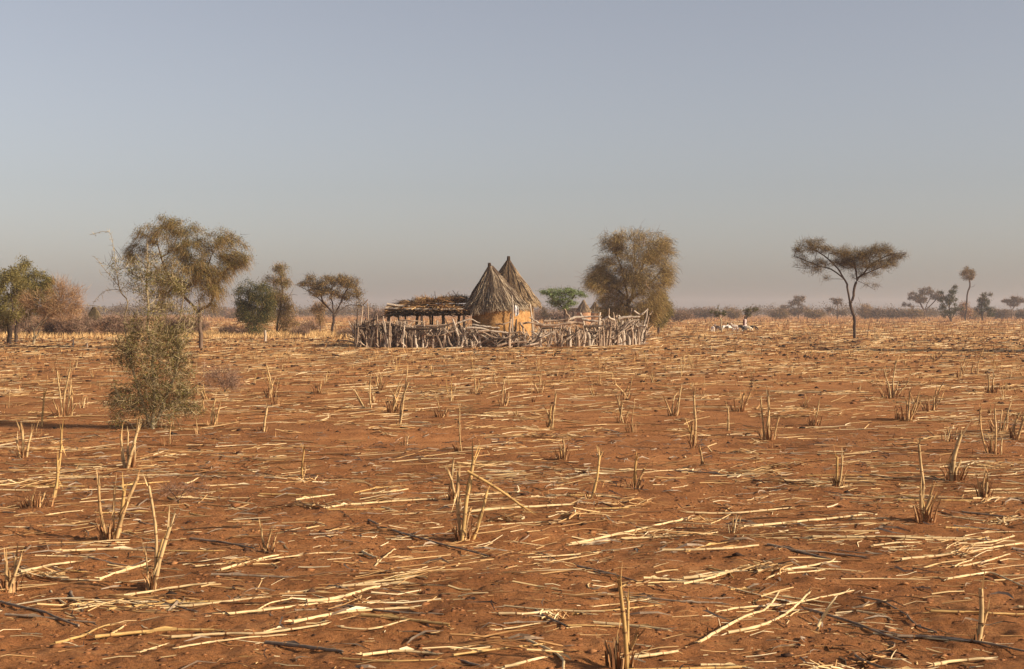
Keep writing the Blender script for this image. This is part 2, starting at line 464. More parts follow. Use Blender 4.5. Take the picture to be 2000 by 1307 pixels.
def tree(name, label, cat, base, trunks, Rpx, ell, nt_, layers, bark="bark", D=None, seed=1, group=None, depth=.85, rtpx=.35, droop=.25, offs=.35, fill=.45, extra=None):
    rng = np.random.default_rng(seed)
    bx, by = base
    if D is None: B = G(bx, by)
    else:
        B = W(bx, 600, D); B[2] = float(terr(B[0], B[1]))
    D = B[1]; s = D / F
    nodes = []; par = []
    def toW(p, off=0.0):
        return W(p[0], p[1], D + off)
    for ti, tr in enumerate(trunks):
        pts = [toW(p) for p in tr]
        oy = 0 if ti == 0 else rng.normal() * s * 6
        L = smooth_line(pts, 3)
        k = len(L)
        L[:, 1] += np.linspace(0, 1, k) * oy + rng.normal(size=k) * s * .5
        L[:, 0] += rng.normal(size=k) * s * .25
        if ti == 0:
            L[0] = B - np.array([0, 0, .05])
            for q in range(k): nodes.append(L[q]); par.append(max(0, len(nodes) - 2))
        else:
            i = int(np.argmin([np.linalg.norm(a - L[0]) for a in nodes]))
            for q in range(k):
                if q == 0 and np.linalg.norm(nodes[i] - L[0]) < s * 2: continue
                nodes.append(L[q]); par.append(i); i = len(nodes) - 1
    # crown targets
    wts = np.array([(e[2] * e[3]) ** .8 * (e[4] if len(e) > 4 else 1) for e in ell]); wts = wts / wts.sum()
    T = []; wr = []
    rmax = max(e[2] for e in ell)
    for e, wt in zip(ell, wts):
        n = max(2, int(round(nt_ * wt)))
        v = unit(rng.normal(size=(n, 3))) * (rng.uniform(0, 1, n) ** fill)[:, None]
        off = rng.uniform(-1, 1) * offs * rmax * s
        c = W(e[0], e[1], D + off)
        T.append(c + v * np.array([e[2] * s, e[2] * s * depth, e[3] * s]))
    T = np.concatenate(T); T[:, 2] = np.maximum(T[:, 2], B[2] + .03 + s)
    P, par, tips = grow(np.array(nodes), par, T, rng, s, droop)
    root = empty(name, tuple(B), label, cat, group)
    mb = MB(); limb_tubes(mb, P, par, Rpx * s, rtpx * s)
    mats = [M[bark]]
    if extra: extra(mb, B); mats.append(M["twig_pale"])
    mb.build("trunk", mats, root, B, smooth=True)
    cen = T.mean(0)
    mb = MB(); mats = []
    for ly in layers:
        kind = ly["k"]; n = int(ly["n"] * 1.3); mats.append(M[ly["m"]]); mi = len(mats) - 1
        pick = rng.integers(0, len(T), n); sig = ly.get("sig", 4) * s * 1.3
        C = T[pick] + rng.normal(size=(n, 3)) * sig * np.array([1, 1, ly.get("flat", .8)])
        if kind == "leaf":
            C[:, 2] = np.maximum(C[:, 2], B[2] + .03)
            leaves(mb, C, ly["l"] * s, ly.get("a", .45), rng, mi, ly.get("up", .3))
        elif kind == "weep":
            k = 4; L = ly["l"] * s * rng.uniform(.4, 1.3, n)
            out = C - cen; out[:, 2] *= .3; out = unit(out + rng.normal(size=(n, 3)) * .35 * np.linalg.norm(out, axis=1, keepdims=True))
            dn = np.array([0, 0, -1.0]); t = np.linspace(0, 1, k)
            Pp = C[:, None] + L[:, None, None] * (out[:, None] * (t * ly.get("o", .45))[None, :, None] + dn * (t ** 1.7 * .8 - t * ly.get("rise", .15))[None, :, None])
            Pp[..., 2] = np.maximum(Pp[..., 2], B[2] + .02)
            Pp += rng.normal(size=Pp.shape) * (L[:, None, None] * .03)
            ribbons(mb, Pp, (ly["w"] * s * np.linspace(1, .45, k))[None].repeat(n, 0) * rng.uniform(.6, 1.3, (n, 1)), rng, mi)
        elif kind == "twig":
            k = 3; L = ly["l"] * s * rng.uniform(.35, 1.3, n)
            out = C - cen; out = unit(out) * ly.get("o", .7) + rng.normal(size=(n, 3)) * .6 + np.array([0, 0, ly.get("z", .3)])
            out = unit(out); t = np.linspace(0, 1, k)
            Pp = C[:, None] + L[:, None, None] * out[:, None] * (t - .25)[None, :, None]
            Pp[:, 1] += rng.normal(size=(n, 3)) * L[:, None] * .06
            Pp[..., 2] = np.maximum(Pp[..., 2], B[2] + .01)
            ribbons(mb, Pp, (ly["w"] * s * np.array([1, .8, .4]))[None].repeat(n, 0) * rng.uniform(.6, 1.3, (n, 1)), rng, mi)
    mb.build("crown", mats, root, B)
    return root


def shrub(name, label, base, ell, n, m, D=None, seed=1, group=None, cat="bush", tw="twig_mauve", l=3.0, ntg=70, tn=None, w=.5, lt=12):
    bx, by = base
    return tree(name, label, cat, base, [[(bx, by), (bx + 1, by - 4)], [(bx, by - 2), (bx - 3, by - 7)]], 1.0, ell, ntg,
                [dict(k="leaf", n=n, l=l, m=m, sig=2.5), dict(k="twig", n=tn or n // 2, l=lt, w=w, m=tw)], D=D, seed=seed, group=group, rtpx=.3, bark="bark_dark")


# --- left edge
tree("leafy_tree", "bushy olive green tree cut off by the left edge of the photo", "tree", (17, 673), [[(17, 673), (19, 645), (14, 620), (5, 595)], [(18, 630), (26, 605), (24, 580)]], 4.5,
     [(-20, 575, 45, 45), (18, 560, 38, 42), (5, 610, 40, 26), (-50, 600, 40, 40)], 170,
     [dict(k="leaf", n=15000, l=3.2, m="leaf_green", sig=4), dict(k="weep", n=2500, l=14, w=.6, m="leaf_olive")], seed=11, bark="bark_dark")
tree("leafy_tree", "rounded olive green tree just right of the tree at the left edge", "tree", (31, 670), [[(31, 670), (32, 640), (40, 605), (52, 570)], [(36, 620), (60, 595), (82, 580)]], 3.2,
     [(48, 548, 30, 32), (78, 562, 26, 28), (98, 590, 18, 24), (50, 595, 36, 22), (48, 515, 9, 10), (92, 550, 12, 10)], 170,
     [dict(k="leaf", n=11500, l=3.2, m="leaf_green", sig=3.6), dict(k="weep", n=2200, l=14, w=.6, m="leaf_olive")], seed=12, bark="bark_dark")
tree("bare_tree", "leafless rusty pink tree with a forked pale trunk leaning right", "tree", (66, 674),
     [[(66, 674), (67, 660), (66, 646), (60, 630), (53, 605), (51, 590)], [(66, 648), (78, 632), (95, 612), (118, 596), (142, 583)], [(68, 662), (73, 655), (82, 635), (100, 615), (125, 585), (150, 572)], [(66, 664), (58, 655), (56, 668)]], 2.2,
     [(108, 590, 40, 24), (140, 577, 26, 13), (128, 608, 32, 14), (54, 592, 16, 14), (120, 560, 16, 12), (90, 605, 22, 18), (150, 600, 14, 16)], 190,
     [dict(k="twig", n=4200, l=15, w=.42, m="twig_red", sig=5, o=.8, z=.5)], seed=13, bark="bark_pale", D=74)
for i, (x, by, ww, hh, sd_) in enumerate([(8, 655, 26, 22, 1), (45, 654, 28, 24, 2), (100, 656, 30, 24, 3), (135, 657, 26, 22, 4), (160, 655, 24, 20, 5), (215, 656, 28, 22, 6), (250, 655, 28, 20, 7), (345, 652, 30, 18, 8), (372, 652, 26, 15, 9)]):
    shrub("scrub_bush", "leafless mauve brown bush in the scrub belt behind the left trees", (x, by), [(x, by - hh, ww, hh * .85), (x + 8, by - hh * .6, ww * .9, hh * .6)], 2100, "leaf_scrub", seed=40 + sd_, group="scrub bushes behind the left trees", tn=2200, l=2.6)


# --- big tree on the left, behind the thorn bush
tree("spreading_tree", "large olive brown tree with a bare crooked trunk behind the thorn bush", "tree", (392, 681),
     [[(392, 681), (393, 660), (390, 640), (390, 618), (389, 602), (386, 577)], [(390, 608), (397, 602), (408, 597), (417, 580), (422, 565), (418, 548), (404, 534), (389, 519)],
      [(389, 612), (370, 590), (345, 565), (325, 530), (312, 490), (305, 455)], [(418, 560), (438, 535), (455, 505), (462, 480)], [(404, 534), (410, 505), (425, 475)], [(330, 540), (295, 515), (270, 490)]], 4.0,
     [(352, 505, 62, 58, 1.15), (308, 452, 38, 30), (335, 440, 30, 14), (452, 500, 30, 38), (432, 470, 34, 26), (268, 490, 22, 30), (415, 555, 30, 34), (330, 570, 46, 34), (375, 470, 40, 30), (388, 540, 40, 36), (440, 535, 26, 26), (360, 445, 30, 14, .7), (472, 510, 16, 18), (405, 585, 20, 22, .7)], 420,
     [dict(k="leaf", n=34000, l=2.5, m="leaf_olive", sig=4.6, a=.4), dict(k="weep", n=8500, l=19, w=.5, m="leaf_tan", sig=4, o=.5), dict(k="twig", n=1200, l=16, w=.4, m="twig_dark", sig=5)], seed=14, bark="bark")

# --- foreground thorn bush
def thorns(mb, B):
    # thorns along the bare upper branches
    rng = np.random.default_rng(5); D = B[1]; s = D / F
    lines = [[(243, 625), (250, 590), (236, 569), (229, 534), (222, 481), (213, 453), (176, 459)], [(230, 556), (206, 527), (186, 502)], [(236, 566), (209, 567), (182, 594)], [(288, 600), (287, 560), (288, 500), (287, 470)],
             [(287, 503), (330, 488), (350, 481)], [(289, 524), (330, 515), (347, 512)], [(243, 622), (215, 606), (168, 596)]]
    Pp = []
    for ln in lines:
        for a, b in zip(ln[:-1], ln[1:]):
            L = math.hypot(b[0] - a[0], b[1] - a[1])
            for q in range(int(L / 2.2)):
                u = rng.random(); p = W(a[0] + (b[0] - a[0]) * u, a[1] + (b[1] - a[1]) * u, D)
                d = unit(rng.normal(size=3) + np.array([0, 0, .25])) * s * rng.uniform(4, 13)
                Pp.append([p, p + d * .5, p + d])
    Pp = np.array(Pp); ribbons(mb, Pp, np.tile([[.75 * s, .6 * s, .15 * s]], (len(Pp), 1)), rng, 1)


def thorn_bush():
    root = tree("thorn_bush", "tall spiny grey green thorn bush standing alone in the near field at left", "bush", (297, 838),
        [[(297, 838), (301, 790), (301, 751), (297, 719), (299, 693), (296, 677), (288, 640), (290, 600), (287, 560), (288, 500), (287, 470)],
         [(292, 830), (280, 790), (266, 745), (255, 700), (247, 660), (243, 625), (250, 590), (236, 569), (229, 534), (222, 481), (213, 453), (176, 459)],
         [(230, 556), (206, 527), (196, 512), (186, 502)], [(236, 566), (209, 567), (192, 580), (182, 594)], [(243, 622), (215, 606), (190, 598), (168, 596)],
         [(287, 503), (310, 497), (330, 488), (350, 481)], [(289, 524), (312, 522), (330, 515), (347, 512)],
         [(303, 832), (322, 780), (340, 735), (346, 700), (343, 660), (350, 620), (355, 585), (352, 545)], [(300, 820), (270, 800), (240, 785), (225, 755), (222, 735)],
         [(345, 690), (362, 660), (380, 625), (372, 590)], [(247, 655), (230, 655), (215, 652), (195, 653)], [(310, 810), (345, 780), (375, 760), (392, 745)], [(296, 800), (280, 830), (262, 838)]], 5.2,
        [(297, 655, 66, 34, 1.3), (302, 715, 58, 42, 1.3), (280, 770, 66, 38, 1.1), (330, 775, 54, 38, .9), (345, 675, 40, 44), (245, 690, 34, 44), (362, 615, 26, 26, .5), (292, 605, 50, 24, .6), (290, 818, 70, 16, .6), (245, 795, 34, 28, .5), (352, 800, 34, 24, .5),
         (262, 550, 32, 45, .5), (305, 545, 42, 42, .6), (225, 525, 28, 45, .2), (345, 565, 26, 32, .5), (360, 745, 34, 40, .7), (230, 790, 24, 28, .6), (380, 790, 22, 34, .45)], 520,
        [dict(k="leaf", n=11000, l=3.6, m="leaf_bush", sig=5.5, a=.4), dict(k="twig", n=5200, l=19, w=.6, m="twig_pale", sig=7, o=.4, z=.2), dict(k="twig", n=2300, l=24, w=.75, m="twig_dark", sig=7, o=.4, z=.1)],
        seed=21, bark="bark_pale", depth=.95, rtpx=.5, offs=.2, extra=thorns)

thorn_bush()
tree("dry_shrub", "low leafless pinkish shrub right of the thorn bush", "bush", (438, 768), [[(438, 768), (437, 758), (425, 735), (412, 708)], [(438, 764), (450, 750), (456, 730)]], 1.0,
     [(432, 745, 36, 18), (455, 748, 24, 16), (405, 730, 20, 20, .4), (440, 728, 30, 14, .6)], 130, [dict(k="twig", n=1500, l=15, w=.4, m="twig_mauve", sig=4, o=.6)], seed=22, bark="bark_dark", rtpx=.3)
tree("dry_shrub", "tiny leafless twiggy shrub in the near field at left", "bush", (348, 985), [[(348, 985), (346, 975), (330, 955)], [(348, 980), (362, 955)]], .9,
     [(350, 955, 36, 18), (325, 948, 20, 12), (385, 955, 18, 12)], 60, [dict(k="twig", n=260, l=26, w=.5, m="twig_mauve", sig=6, o=.6)], seed=23, bark="bark_dark", rtpx=.3)

# --- trees between the big tree and the compound
tree("dark_tree", "dense dark green bushy tree between the large olive tree and the compound", "tree", (497, 657), [[(497, 657), (497, 635), (490, 605), (484, 575)], [(497, 640), (510, 610), (515, 580)]], 3.0,
     [(482, 578, 22, 32), (510, 578, 26, 30), (494, 618, 30, 30), (520, 610, 20, 28), (475, 610, 16, 22), (465, 590, 10, 8, .5), (497, 645, 22, 9)], 230,
     [dict(k="leaf", n=15000, l=2.4, m="leaf_dark", sig=3.4), dict(k="leaf", n=4500, l=2.4, m="leaf_olive", sig=4), dict(k="weep", n=1200, l=14, w=.5, m="leaf_olive")], seed=15, bark="bark_dark")
tree("ragged_tree", "ragged pale olive tree with a tall thin top and a dead snag", "tree", (543, 660), [[(543, 660), (541, 640), (546, 610), (552, 575), (549, 545), (546, 528)], [(552, 600), (562, 585), (566, 577), (574, 561)], [(566, 577), (574, 575), (583, 577)], [(543, 650), (557, 625), (570, 618), (580, 632)], [(558, 660), (556, 640)]], 2.2,
     [(548, 528, 15, 15), (532, 548, 22, 9), (555, 548, 10, 12), (545, 575, 22, 20), (553, 600, 20, 20), (560, 628, 20, 18, .7), (530, 590, 14, 20)], 190,
     [dict(k="leaf", n=6500, l=2.4, m="leaf_olive", sig=3.4), dict(k="weep", n=2000, l=14, w=.5, m="leaf_tan"), dict(k="twig", n=900, l=14, w=.4, m="twig_mauve")], seed=16, bark="bark_dark", D=108)
tree("umbrella_tree", "yellowish brown flat topped tree nearest the left end of the stick fence", "tree", (648, 656),
     [[(648, 656), (649, 640), (652, 624), (651, 605), (648, 585), (646, 565)], [(651, 612), (640, 600), (631, 591), (618, 580), (605, 571), (590, 562), (576, 556)], [(652, 610), (640, 602), (628, 599), (613, 606)],
      [(653, 620), (661, 608), (670, 602), (681, 596), (706, 597)], [(655, 612), (664, 595), (672, 575), (682, 560)], [(631, 591), (622, 565), (606, 545), (598, 538)], [(654, 656), (656, 640), (655, 625)]], 2.6,
     [(598, 554, 18, 6), (606, 543, 9, 6), (638, 556, 34, 16), (680, 556, 24, 14), (660, 546, 34, 9), (692, 574, 16, 10), (640, 575, 30, 12, .8), (622, 568, 20, 12), (668, 580, 20, 12, .7), (700, 590, 10, 8, .4)], 300,
     [dict(k="leaf", n=7500, l=2.3, m="leaf_tan", sig=3.3, flat=.5), dict(k="twig", n=2400, l=10, w=.4, m="twig_dark", sig=3), dict(k="leaf", n=2500, l=2.2, m="leaf_olive", sig=3.3)], seed=17, bark="bark_dark", depth=1.0)
tree("small_tree", "thin brown tree half hidden behind the yellowish flat topped tree", "tree", (625, 651), [[(625, 651), (625, 635), (622, 610)]], 1.6,
     [(618, 602, 9, 11), (625, 615, 9, 12), (630, 600, 7, 10), (624, 630, 5, 6)], 70, [dict(k="leaf", n=2300, l=2.2, m="leaf_tan", sig=2.5), dict(k="twig", n=500, l=9, w=.4, m="twig_red")], seed=18, bark="bark_dark", D=125)
for i, (x, by, ww, hh, mm) in enumerate([(447, 655, 18, 9, "leaf_dark"), (470, 657, 20, 7, "leaf_scrub"), (585, 658, 16, 9, "leaf_scrub"), (600, 650, 20, 14, "leaf_scrub"), (675, 660, 14, 8, "leaf_scrub"), (708, 650, 22, 16, "leaf_scrub"), (455, 622, 10, 8, "leaf_olive")]):
    lab = ["low dark shrub at the foot of the dense dark green tree", "flat purplish shrub just left of the dark green tree foot", "small twiggy bush right of the ragged tree stems", "hazy pinkish bush between ragged and flat topped trees", "small round twiggy bush right of the flat topped tree trunk", "hazy brown bush touching the left end of the stick fence", "tiny far olive bush left of the dense dark green tree"][i]
    shrub("low_bush", lab, (x, by), [(x, by - hh * .8, ww, hh * .7)], 900, mm, seed=60 + i, tn=1000, l=2.2, tw="twig_mauve", ntg=26, lt=9)

# --- behind the compound
tree("green_acacia", "bright green flat topped acacia right behind the mud huts", "tree", (1103, 636), [[(1103, 636), (1104, 615), (1102, 602), (1098, 585), (1096, 572)], [(1103, 608), (1112, 592), (1122, 578)], [(1102, 604), (1090, 592), (1075, 578), (1064, 570)]], 2.0,
     [(1098, 568, 32, 5), (1078, 573, 20, 5), (1118, 572, 22, 6), (1098, 580, 30, 9), (1088, 592, 20, 7), (1112, 592, 16, 7), (1140, 577, 10, 3), (1104, 602, 14, 5, .6), (1062, 569, 7, 3)], 230,
     [dict(k="leaf", n=8500, l=2.1, m="leaf_bright", sig=2.4, flat=.5), dict(k="twig", n=900, l=8, w=.35, m="twig_dark")], seed=19, bark="bark_dark", D=118, depth=1.0)
tree("weeping_tree", "big shaggy brown tree with drooping twigs behind the stick fence", "tree", (1228, 655),
     [[(1228, 655), (1228, 625), (1226, 595), (1222, 560), (1212, 520), (1200, 485)], [(1227, 600), (1240, 560), (1255, 520), (1268, 490)], [(1226, 585), (1200, 560), (1175, 540), (1158, 528)], [(1228, 590), (1262, 560), (1290, 530), (1302, 505)], [(1244, 555), (1240, 510), (1238, 470), (1240, 445)]], 5.0,
     [(1238, 500, 58, 40), (1200, 482, 30, 26), (1280, 492, 34, 36), (1180, 535, 28, 28), (1165, 545, 18, 20), (1212, 570, 38, 36), (1258, 565, 48, 40), (1250, 612, 36, 22), (1296, 535, 20, 26), (1190, 590, 22, 24, .6), (1240, 462, 46, 12, .5), (1300, 480, 14, 16), (1185, 610, 16, 16, .6), (1225, 618, 44, 22), (1172, 560, 22, 16), (1230, 545, 44, 30), (1280, 600, 26, 26)], 520,
     [dict(k="weep", n=15500, l=19, w=.5, m="leaf_weep", sig=4.5, o=.6, rise=.5), dict(k="leaf", n=13500, l=2.5, m="leaf_weep", sig=4), dict(k="weep", n=2600, l=18, w=.5, m="twig_dark", sig=4, o=.8, rise=.6), dict(k="twig", n=3000, l=16, w=.45, m="leaf_weep", sig=5, o=.9, z=.5), dict(k="twig", n=500, l=24, w=.42, m="twig_mauve", sig=6, o=1.1, z=.6)], seed=20, bark="bark_dark", D=104, droop=.4)
tree("dark_bush", "dark olive bush at the right foot of the shaggy brown tree", "bush", (1286, 645), [[(1286, 645), (1286, 620), (1290, 600)]], 2.5, [(1290, 588, 20, 24), (1284, 618, 28, 22), (1300, 608, 14, 14), (1265, 620, 20, 18)], 150,
     [dict(k="leaf", n=9500, l=2.6, m="leaf_olive", sig=3.4), dict(k="leaf", n=4000, l=2.6, m="leaf_dark", sig=3)], seed=24, bark="bark_dark", D=112)
tree("small_tree", "tiny hazy far tree between the huts and the bright green acacia", "tree", (1063, 630), [[(1063, 630), (1063, 615)]], 1.2, [(1062, 610, 7, 8), (1066, 618, 8, 6)], 30, [dict(k="leaf", n=700, l=2.2, m="leaf_scrub", sig=2)], seed=25, D=210)
for i, (x, ww, hh) in enumerate([(735, 24, 11), (1045, 26, 10), (1085, 24, 8), (1110, 20, 9), (1330, 24, 9)]):
    lab = ["hazy brown bush seen over the left part of the stick fence", "hazy far bush just right of the taller hut wall", "hazy far bush left of the bright green acacia trunk", "hazy far bush behind the bright green acacia trunk", "low mauve bush right of the dark olive bush"][i]
    shrub("low_bush", lab, (x, 628), [(x, 626 - hh * .9, ww, hh * .8)], 1100, "leaf_scrub", seed=80 + i, D=260, tn=900, l=2.4, lt=8)

# --- lone acacia on the right
tree("lone_acacia", "lone flat topped acacia with a crooked dark trunk on the open field", "tree", (1669, 661),
     [[(1669, 661), (1669, 640), (1668.5, 623), (1664, 606), (1660.5, 591), (1656, 568), (1652, 550), (1639, 537), (1623, 526), (1603, 521), (1582, 521)],
      [(1661, 593), (1666, 583), (1669, 565), (1675, 546), (1685, 537), (1703, 530), (1725, 520)], [(1674, 548), (1672, 523), (1668, 505)], [(1652, 550), (1640, 530), (1623, 511), (1603, 495), (1580, 484), (1562, 479)],
      [(1685, 537), (1700, 518), (1720, 505), (1745, 496), (1768, 494)], [(1669, 618), (1673, 610), (1680, 592), (1676, 580)], [(1603, 521), (1580, 512), (1560, 504), (1545, 500)], [(1660, 592), (1654, 591)], [(1652, 547), (1640, 545), (1612, 545)], [(1675, 548), (1692, 556), (1710, 566)], [(1603, 521), (1575, 524), (1548, 521)]], 3.0,
     [(1585, 476, 26, 10), (1600, 488, 32, 9), (1562, 503, 18, 4, .8), (1590, 514, 40, 7), (1640, 493, 32, 12, 1.1), (1690, 498, 46, 15, 1.25), (1722, 488, 32, 11), (1746, 499, 24, 7), (1700, 518, 50, 10, 1.2), (1738, 513, 24, 8), (1590, 528, 26, 6, .5), (1690, 537, 30, 9, .6), (1650, 515, 24, 12), (1560, 488, 14, 6), (1615, 542, 16, 5, .25), (1705, 556, 14, 6, .3), (1662, 508, 34, 14, 1.3)], 640,
     [dict(k="leaf", n=9000, l=1.9, m="leaf_acacia", sig=3.6, flat=.5, a=.4), dict(k="twig", n=5500, l=11, w=.33, m="leaf_acacia", sig=3.0, o=.5, z=.5), dict(k="twig", n=3000, l=13, w=.36, m="twig_dark", sig=3.2, o=.6, z=.2), dict(k="weep", n=900, l=12, w=.36, m="twig_dark", sig=4)], seed=26, bark="bark_dark", depth=.9, fill=.5)
# a taller tree of the same kind stands outside the frame on the right; its long shadow crosses the field
tree("leafy_tree", "tree standing beyond the right edge whose shadow crosses the field", "tree", (2330, 690),
     [[(2330, 690), (2330, 600), (2325, 520)], [(2328, 580), (2380, 520), (2420, 480)], [(2328, 570), (2280, 520), (2250, 480)]], 8,
     [(2330, 470, 120, 80), (2260, 500, 70, 60), (2410, 490, 80, 60), (2330, 560, 110, 60), (2290, 610, 60, 40)], 260, [dict(k="leaf", n=14000, l=9, m="leaf_olive", sig=10)], seed=27, bark="bark_dark")

# --- small trees by the goats
tree("gnarled_tree", "small gnarled sparse tree with a pale trunk among the goats", "tree", (1410, 649), [[(1410, 649), (1409, 641), (1408, 633), (1409, 627), (1405, 619), (1403, 611), (1402, 602), (1406, 593)], [(1405, 619), (1399, 616), (1393, 612), (1387, 606)], [(1408, 624), (1413, 617), (1417, 612), (1421, 606), (1429, 604)], [(1411, 646), (1417, 638), (1421, 632)]], 1.8,
     [(1390, 609, 4, 3), (1398, 611, 6, 4), (1407, 612, 7, 5), (1415, 612, 4, 6), (1402, 600, 2, 5, .6), (1421, 632, 3, 3, .5), (1400, 617, 5, 3)], 70, [dict(k="leaf", n=760, l=2.0, m="leaf_dark", sig=.8), dict(k="leaf", n=260, l=1.6, m="leaf_olive", sig=1.2)], seed=28, bark="bark_pale", depth=1)
tree("small_tree", "small dark crowned tree behind the standing herder", "tree", (1457, 641), [[(1457, 641), (1457, 630), (1459, 618), (1461, 610)], [(1459, 620), (1468, 611), (1474, 606)]], 1.4, [(1455, 609, 7, 4), (1463, 606, 8, 5), (1474, 605, 8, 5), (1461, 615, 8, 5)], 70, [dict(k="leaf", n=800, l=1.8, m="leaf_dark", sig=1.0), dict(k="leaf", n=400, l=1.8, m="leaf_olive", sig=1.5)], seed=29, bark="bark_dark", D=158, depth=1)

# --- far trees on the right
FAR = 400
def far(name, label, base, trunks, Rp, ell, n, m, seed, D=FAR, bark="bark", tn=0, tw="twig_mauve", ntg=90, flat=.8):
    ly = [dict(k="leaf", n=int(n * 1.5), l=2.2, m=m, sig=1.7, flat=flat)]
    if tn: ly.append(dict(k="twig", n=tn, l=8, w=.4, m=tw, sig=2))
    tree(name, label, "tree", base, trunks, Rp, ell, ntg, ly, D=D, seed=seed, bark=bark, depth=1)


far("distant_tree", "far brown tree with a pointed crown above the horizon scrub left of the lone acacia", (1559, 623), [[(1559, 623), (1559, 605), (1560, 590)], [(1559, 606), (1545, 600), (1535, 597)]], 1.5, [(1561, 583, 10, 6), (1557, 593, 16, 7), (1534, 602, 11, 5), (1563, 607, 24, 7), (1545, 611, 20, 6)], 2600, "leaf_scrub", 101, tn=400)
far("distant_tree", "small far umbrella tree directly left of the lone acacia trunk", (1636, 622), [[(1636, 622), (1636, 605), (1637, 592)]], 1.2, [(1634, 586, 14, 3), (1637, 591, 10, 4), (1645, 611, 10, 5), (1622, 605, 8, 5)], 1500, "leaf_scrub", 102, tn=200, flat=.5)
far("distant_tree", "broad far tree with visible branches right of the lone acacia", (1806, 622), [[(1806, 622), (1806, 608), (1810, 595), (1816, 584)], [(1806, 610), (1798, 595), (1790, 582)], [(1808, 606), (1822, 592), (1832, 580)]], 2.2, [(1785, 580, 13, 9), (1810, 570, 16, 8), (1830, 580, 12, 11), (1800, 585, 14, 9), (1766, 592, 5, 5, .6), (1780, 597, 8, 4, .5)], 3400, "leaf_scrub", 103, tn=500, bark="bark_dark")
far("distant_tree", "dark green far tree with several stems left of the tall thin tree", (1857, 629), [[(1857, 629), (1856, 615), (1854, 600), (1858, 580), (1864, 564)], [(1857, 625), (1850, 612), (1846, 595)], [(1857, 624), (1864, 612), (1872, 604)]], 1.8, [(1860, 571, 8, 6), (1865, 562, 3, 5), (1845, 584, 10, 6), (1855, 593, 13, 6), (1870, 603, 12, 4), (1842, 600, 6, 7), (1840, 570, 4, 8, .5), (1852, 612, 16, 8), (1858, 583, 10, 8)], 2600, "leaf_dark", 104, D=270, bark="bark_dark", tn=200)
far("distant_tree", "tall thin far tree with a round tuft on a bare crooked trunk", (1885, 627), [[(1885, 627), (1887, 610), (1888, 590), (1890, 572), (1894, 560), (1894, 550), (1892, 540)], [(1894, 561), (1899, 560), (1901, 556)]], 1.5, [(1883, 533, 7, 7), (1890, 528, 8, 6), (1898, 533, 7, 7), (1890, 542, 9, 6), (1896, 543, 5, 6)], 1300, "leaf_acacia", 105, D=280, bark="bark_dark", tn=250)
far("distant_tree", "dark green ragged far tree right of the tall thin tree", (1919, 628), [[(1919, 628), (1918, 610), (1917, 590), (1923, 577)], [(1918, 612), (1928, 604), (1940, 600)]], 1.5, [(1923, 577, 6, 5), (1933, 574, 5, 3), (1917, 588, 7, 7), (1930, 603, 13, 4), (1914, 606, 8, 8), (1936, 612, 13, 7), (1922, 596, 9, 8), (1926, 585, 6, 6)], 2000, "leaf_dark", 106, D=280, bark="bark_dark", tn=300)
far("distant_tree", "far flat topped tree at the right edge of the photo", (1976, 622), [[(1976, 622), (1977, 605), (1985, 594)], [(1977, 607), (1968, 596)]], 1.4, [(1968, 588, 11, 3), (1990, 588, 13, 4), (1982, 583, 12, 3), (1978, 595, 10, 4)], 1800, "leaf_scrub", 107, tn=300, flat=.5)
for i, (x, w_, h_, m_, lab) in enumerate([
    (1718, 20, 9, "leaf_scrub", "dense rounded brown far bush right of the lone acacia trunk"), (1746, 18, 8, "leaf_scrub", "brown far bush at the left foot of the broad far tree"), (1690, 12, 12, "leaf_tan", "pale hazy far bush close behind the lone acacia trunk"),
    (1375, 24, 9, "leaf_scrub", "rounded mauve far bush left of the gnarled goat tree"), (1345, 18, 6, "leaf_scrub", "low mauve far bush right of the shaggy brown tree"), (1432, 16, 8, "leaf_acacia", "brown domed far bush between the two goat trees"),
    (1522, 16, 7, "leaf_acacia", "low far bush left of the pointed far tree"), (1590, 18, 7, "leaf_acacia", "low far bush right of the pointed far tree"), (1884, 9, 16, "twig_red", "pinkish dry far bush around the tall thin trunk"),
    (1955, 14, 7, "leaf_scrub", "low dark far bush left of the tree at the right edge"), (1997, 12, 5, "leaf_scrub", "low far bush under the tree at the right edge"), (1780, 22, 9, "leaf_acacia", "low tan far bush under the broad far tree"), (1900, 24, 6, "leaf_tan", "low tan far bush between the two dark green far trees")]):
    shrub("distant_bush", lab, (x, 622), [(x, 620 - h_, w_, h_), (x + 3, 618 - h_ * .4, w_ * 1.1, h_ * .5)], 2600, m_, D=330 if i == 8 else 385, seed=120 + i, tn=500, l=2.3, ntg=90, lt=6)


def scrub_belt():
    rng = np.random.default_rng(77); mb = MB(); nb = 900; per = 210
    px = rng.uniform(-700, 2900, nb); D = rng.uniform(430, 660, nb); hh = 1.4 + 2.3 * np.clip(vnoise(px / 90, D / 90, 8) + .5, 0, 1) ** 1.4 * rng.uniform(.5, 1.2, nb); rr = hh * rng.uniform(.8, 1.8, nb)
    v = unit(rng.normal(size=(nb, per, 3))) * rng.uniform(0, 1, (nb, per, 1)) ** .6
    C = np.stack([(px - 1000) / F * D, D, hh * .9], -1)[:, None] + v * np.stack([rr, rr, hh * .9], -1)[:, None]
    C[..., 2] = np.abs(C[..., 2]); leaves(mb, C.reshape(-1, 3), .42, .6, rng)
    o = mb.build("horizon_scrub", M["leaf_scrub"]); tag(o, "thin belt of hazy brown scrub along the horizon", "scrub", kind="stuff")


scrub_belt()

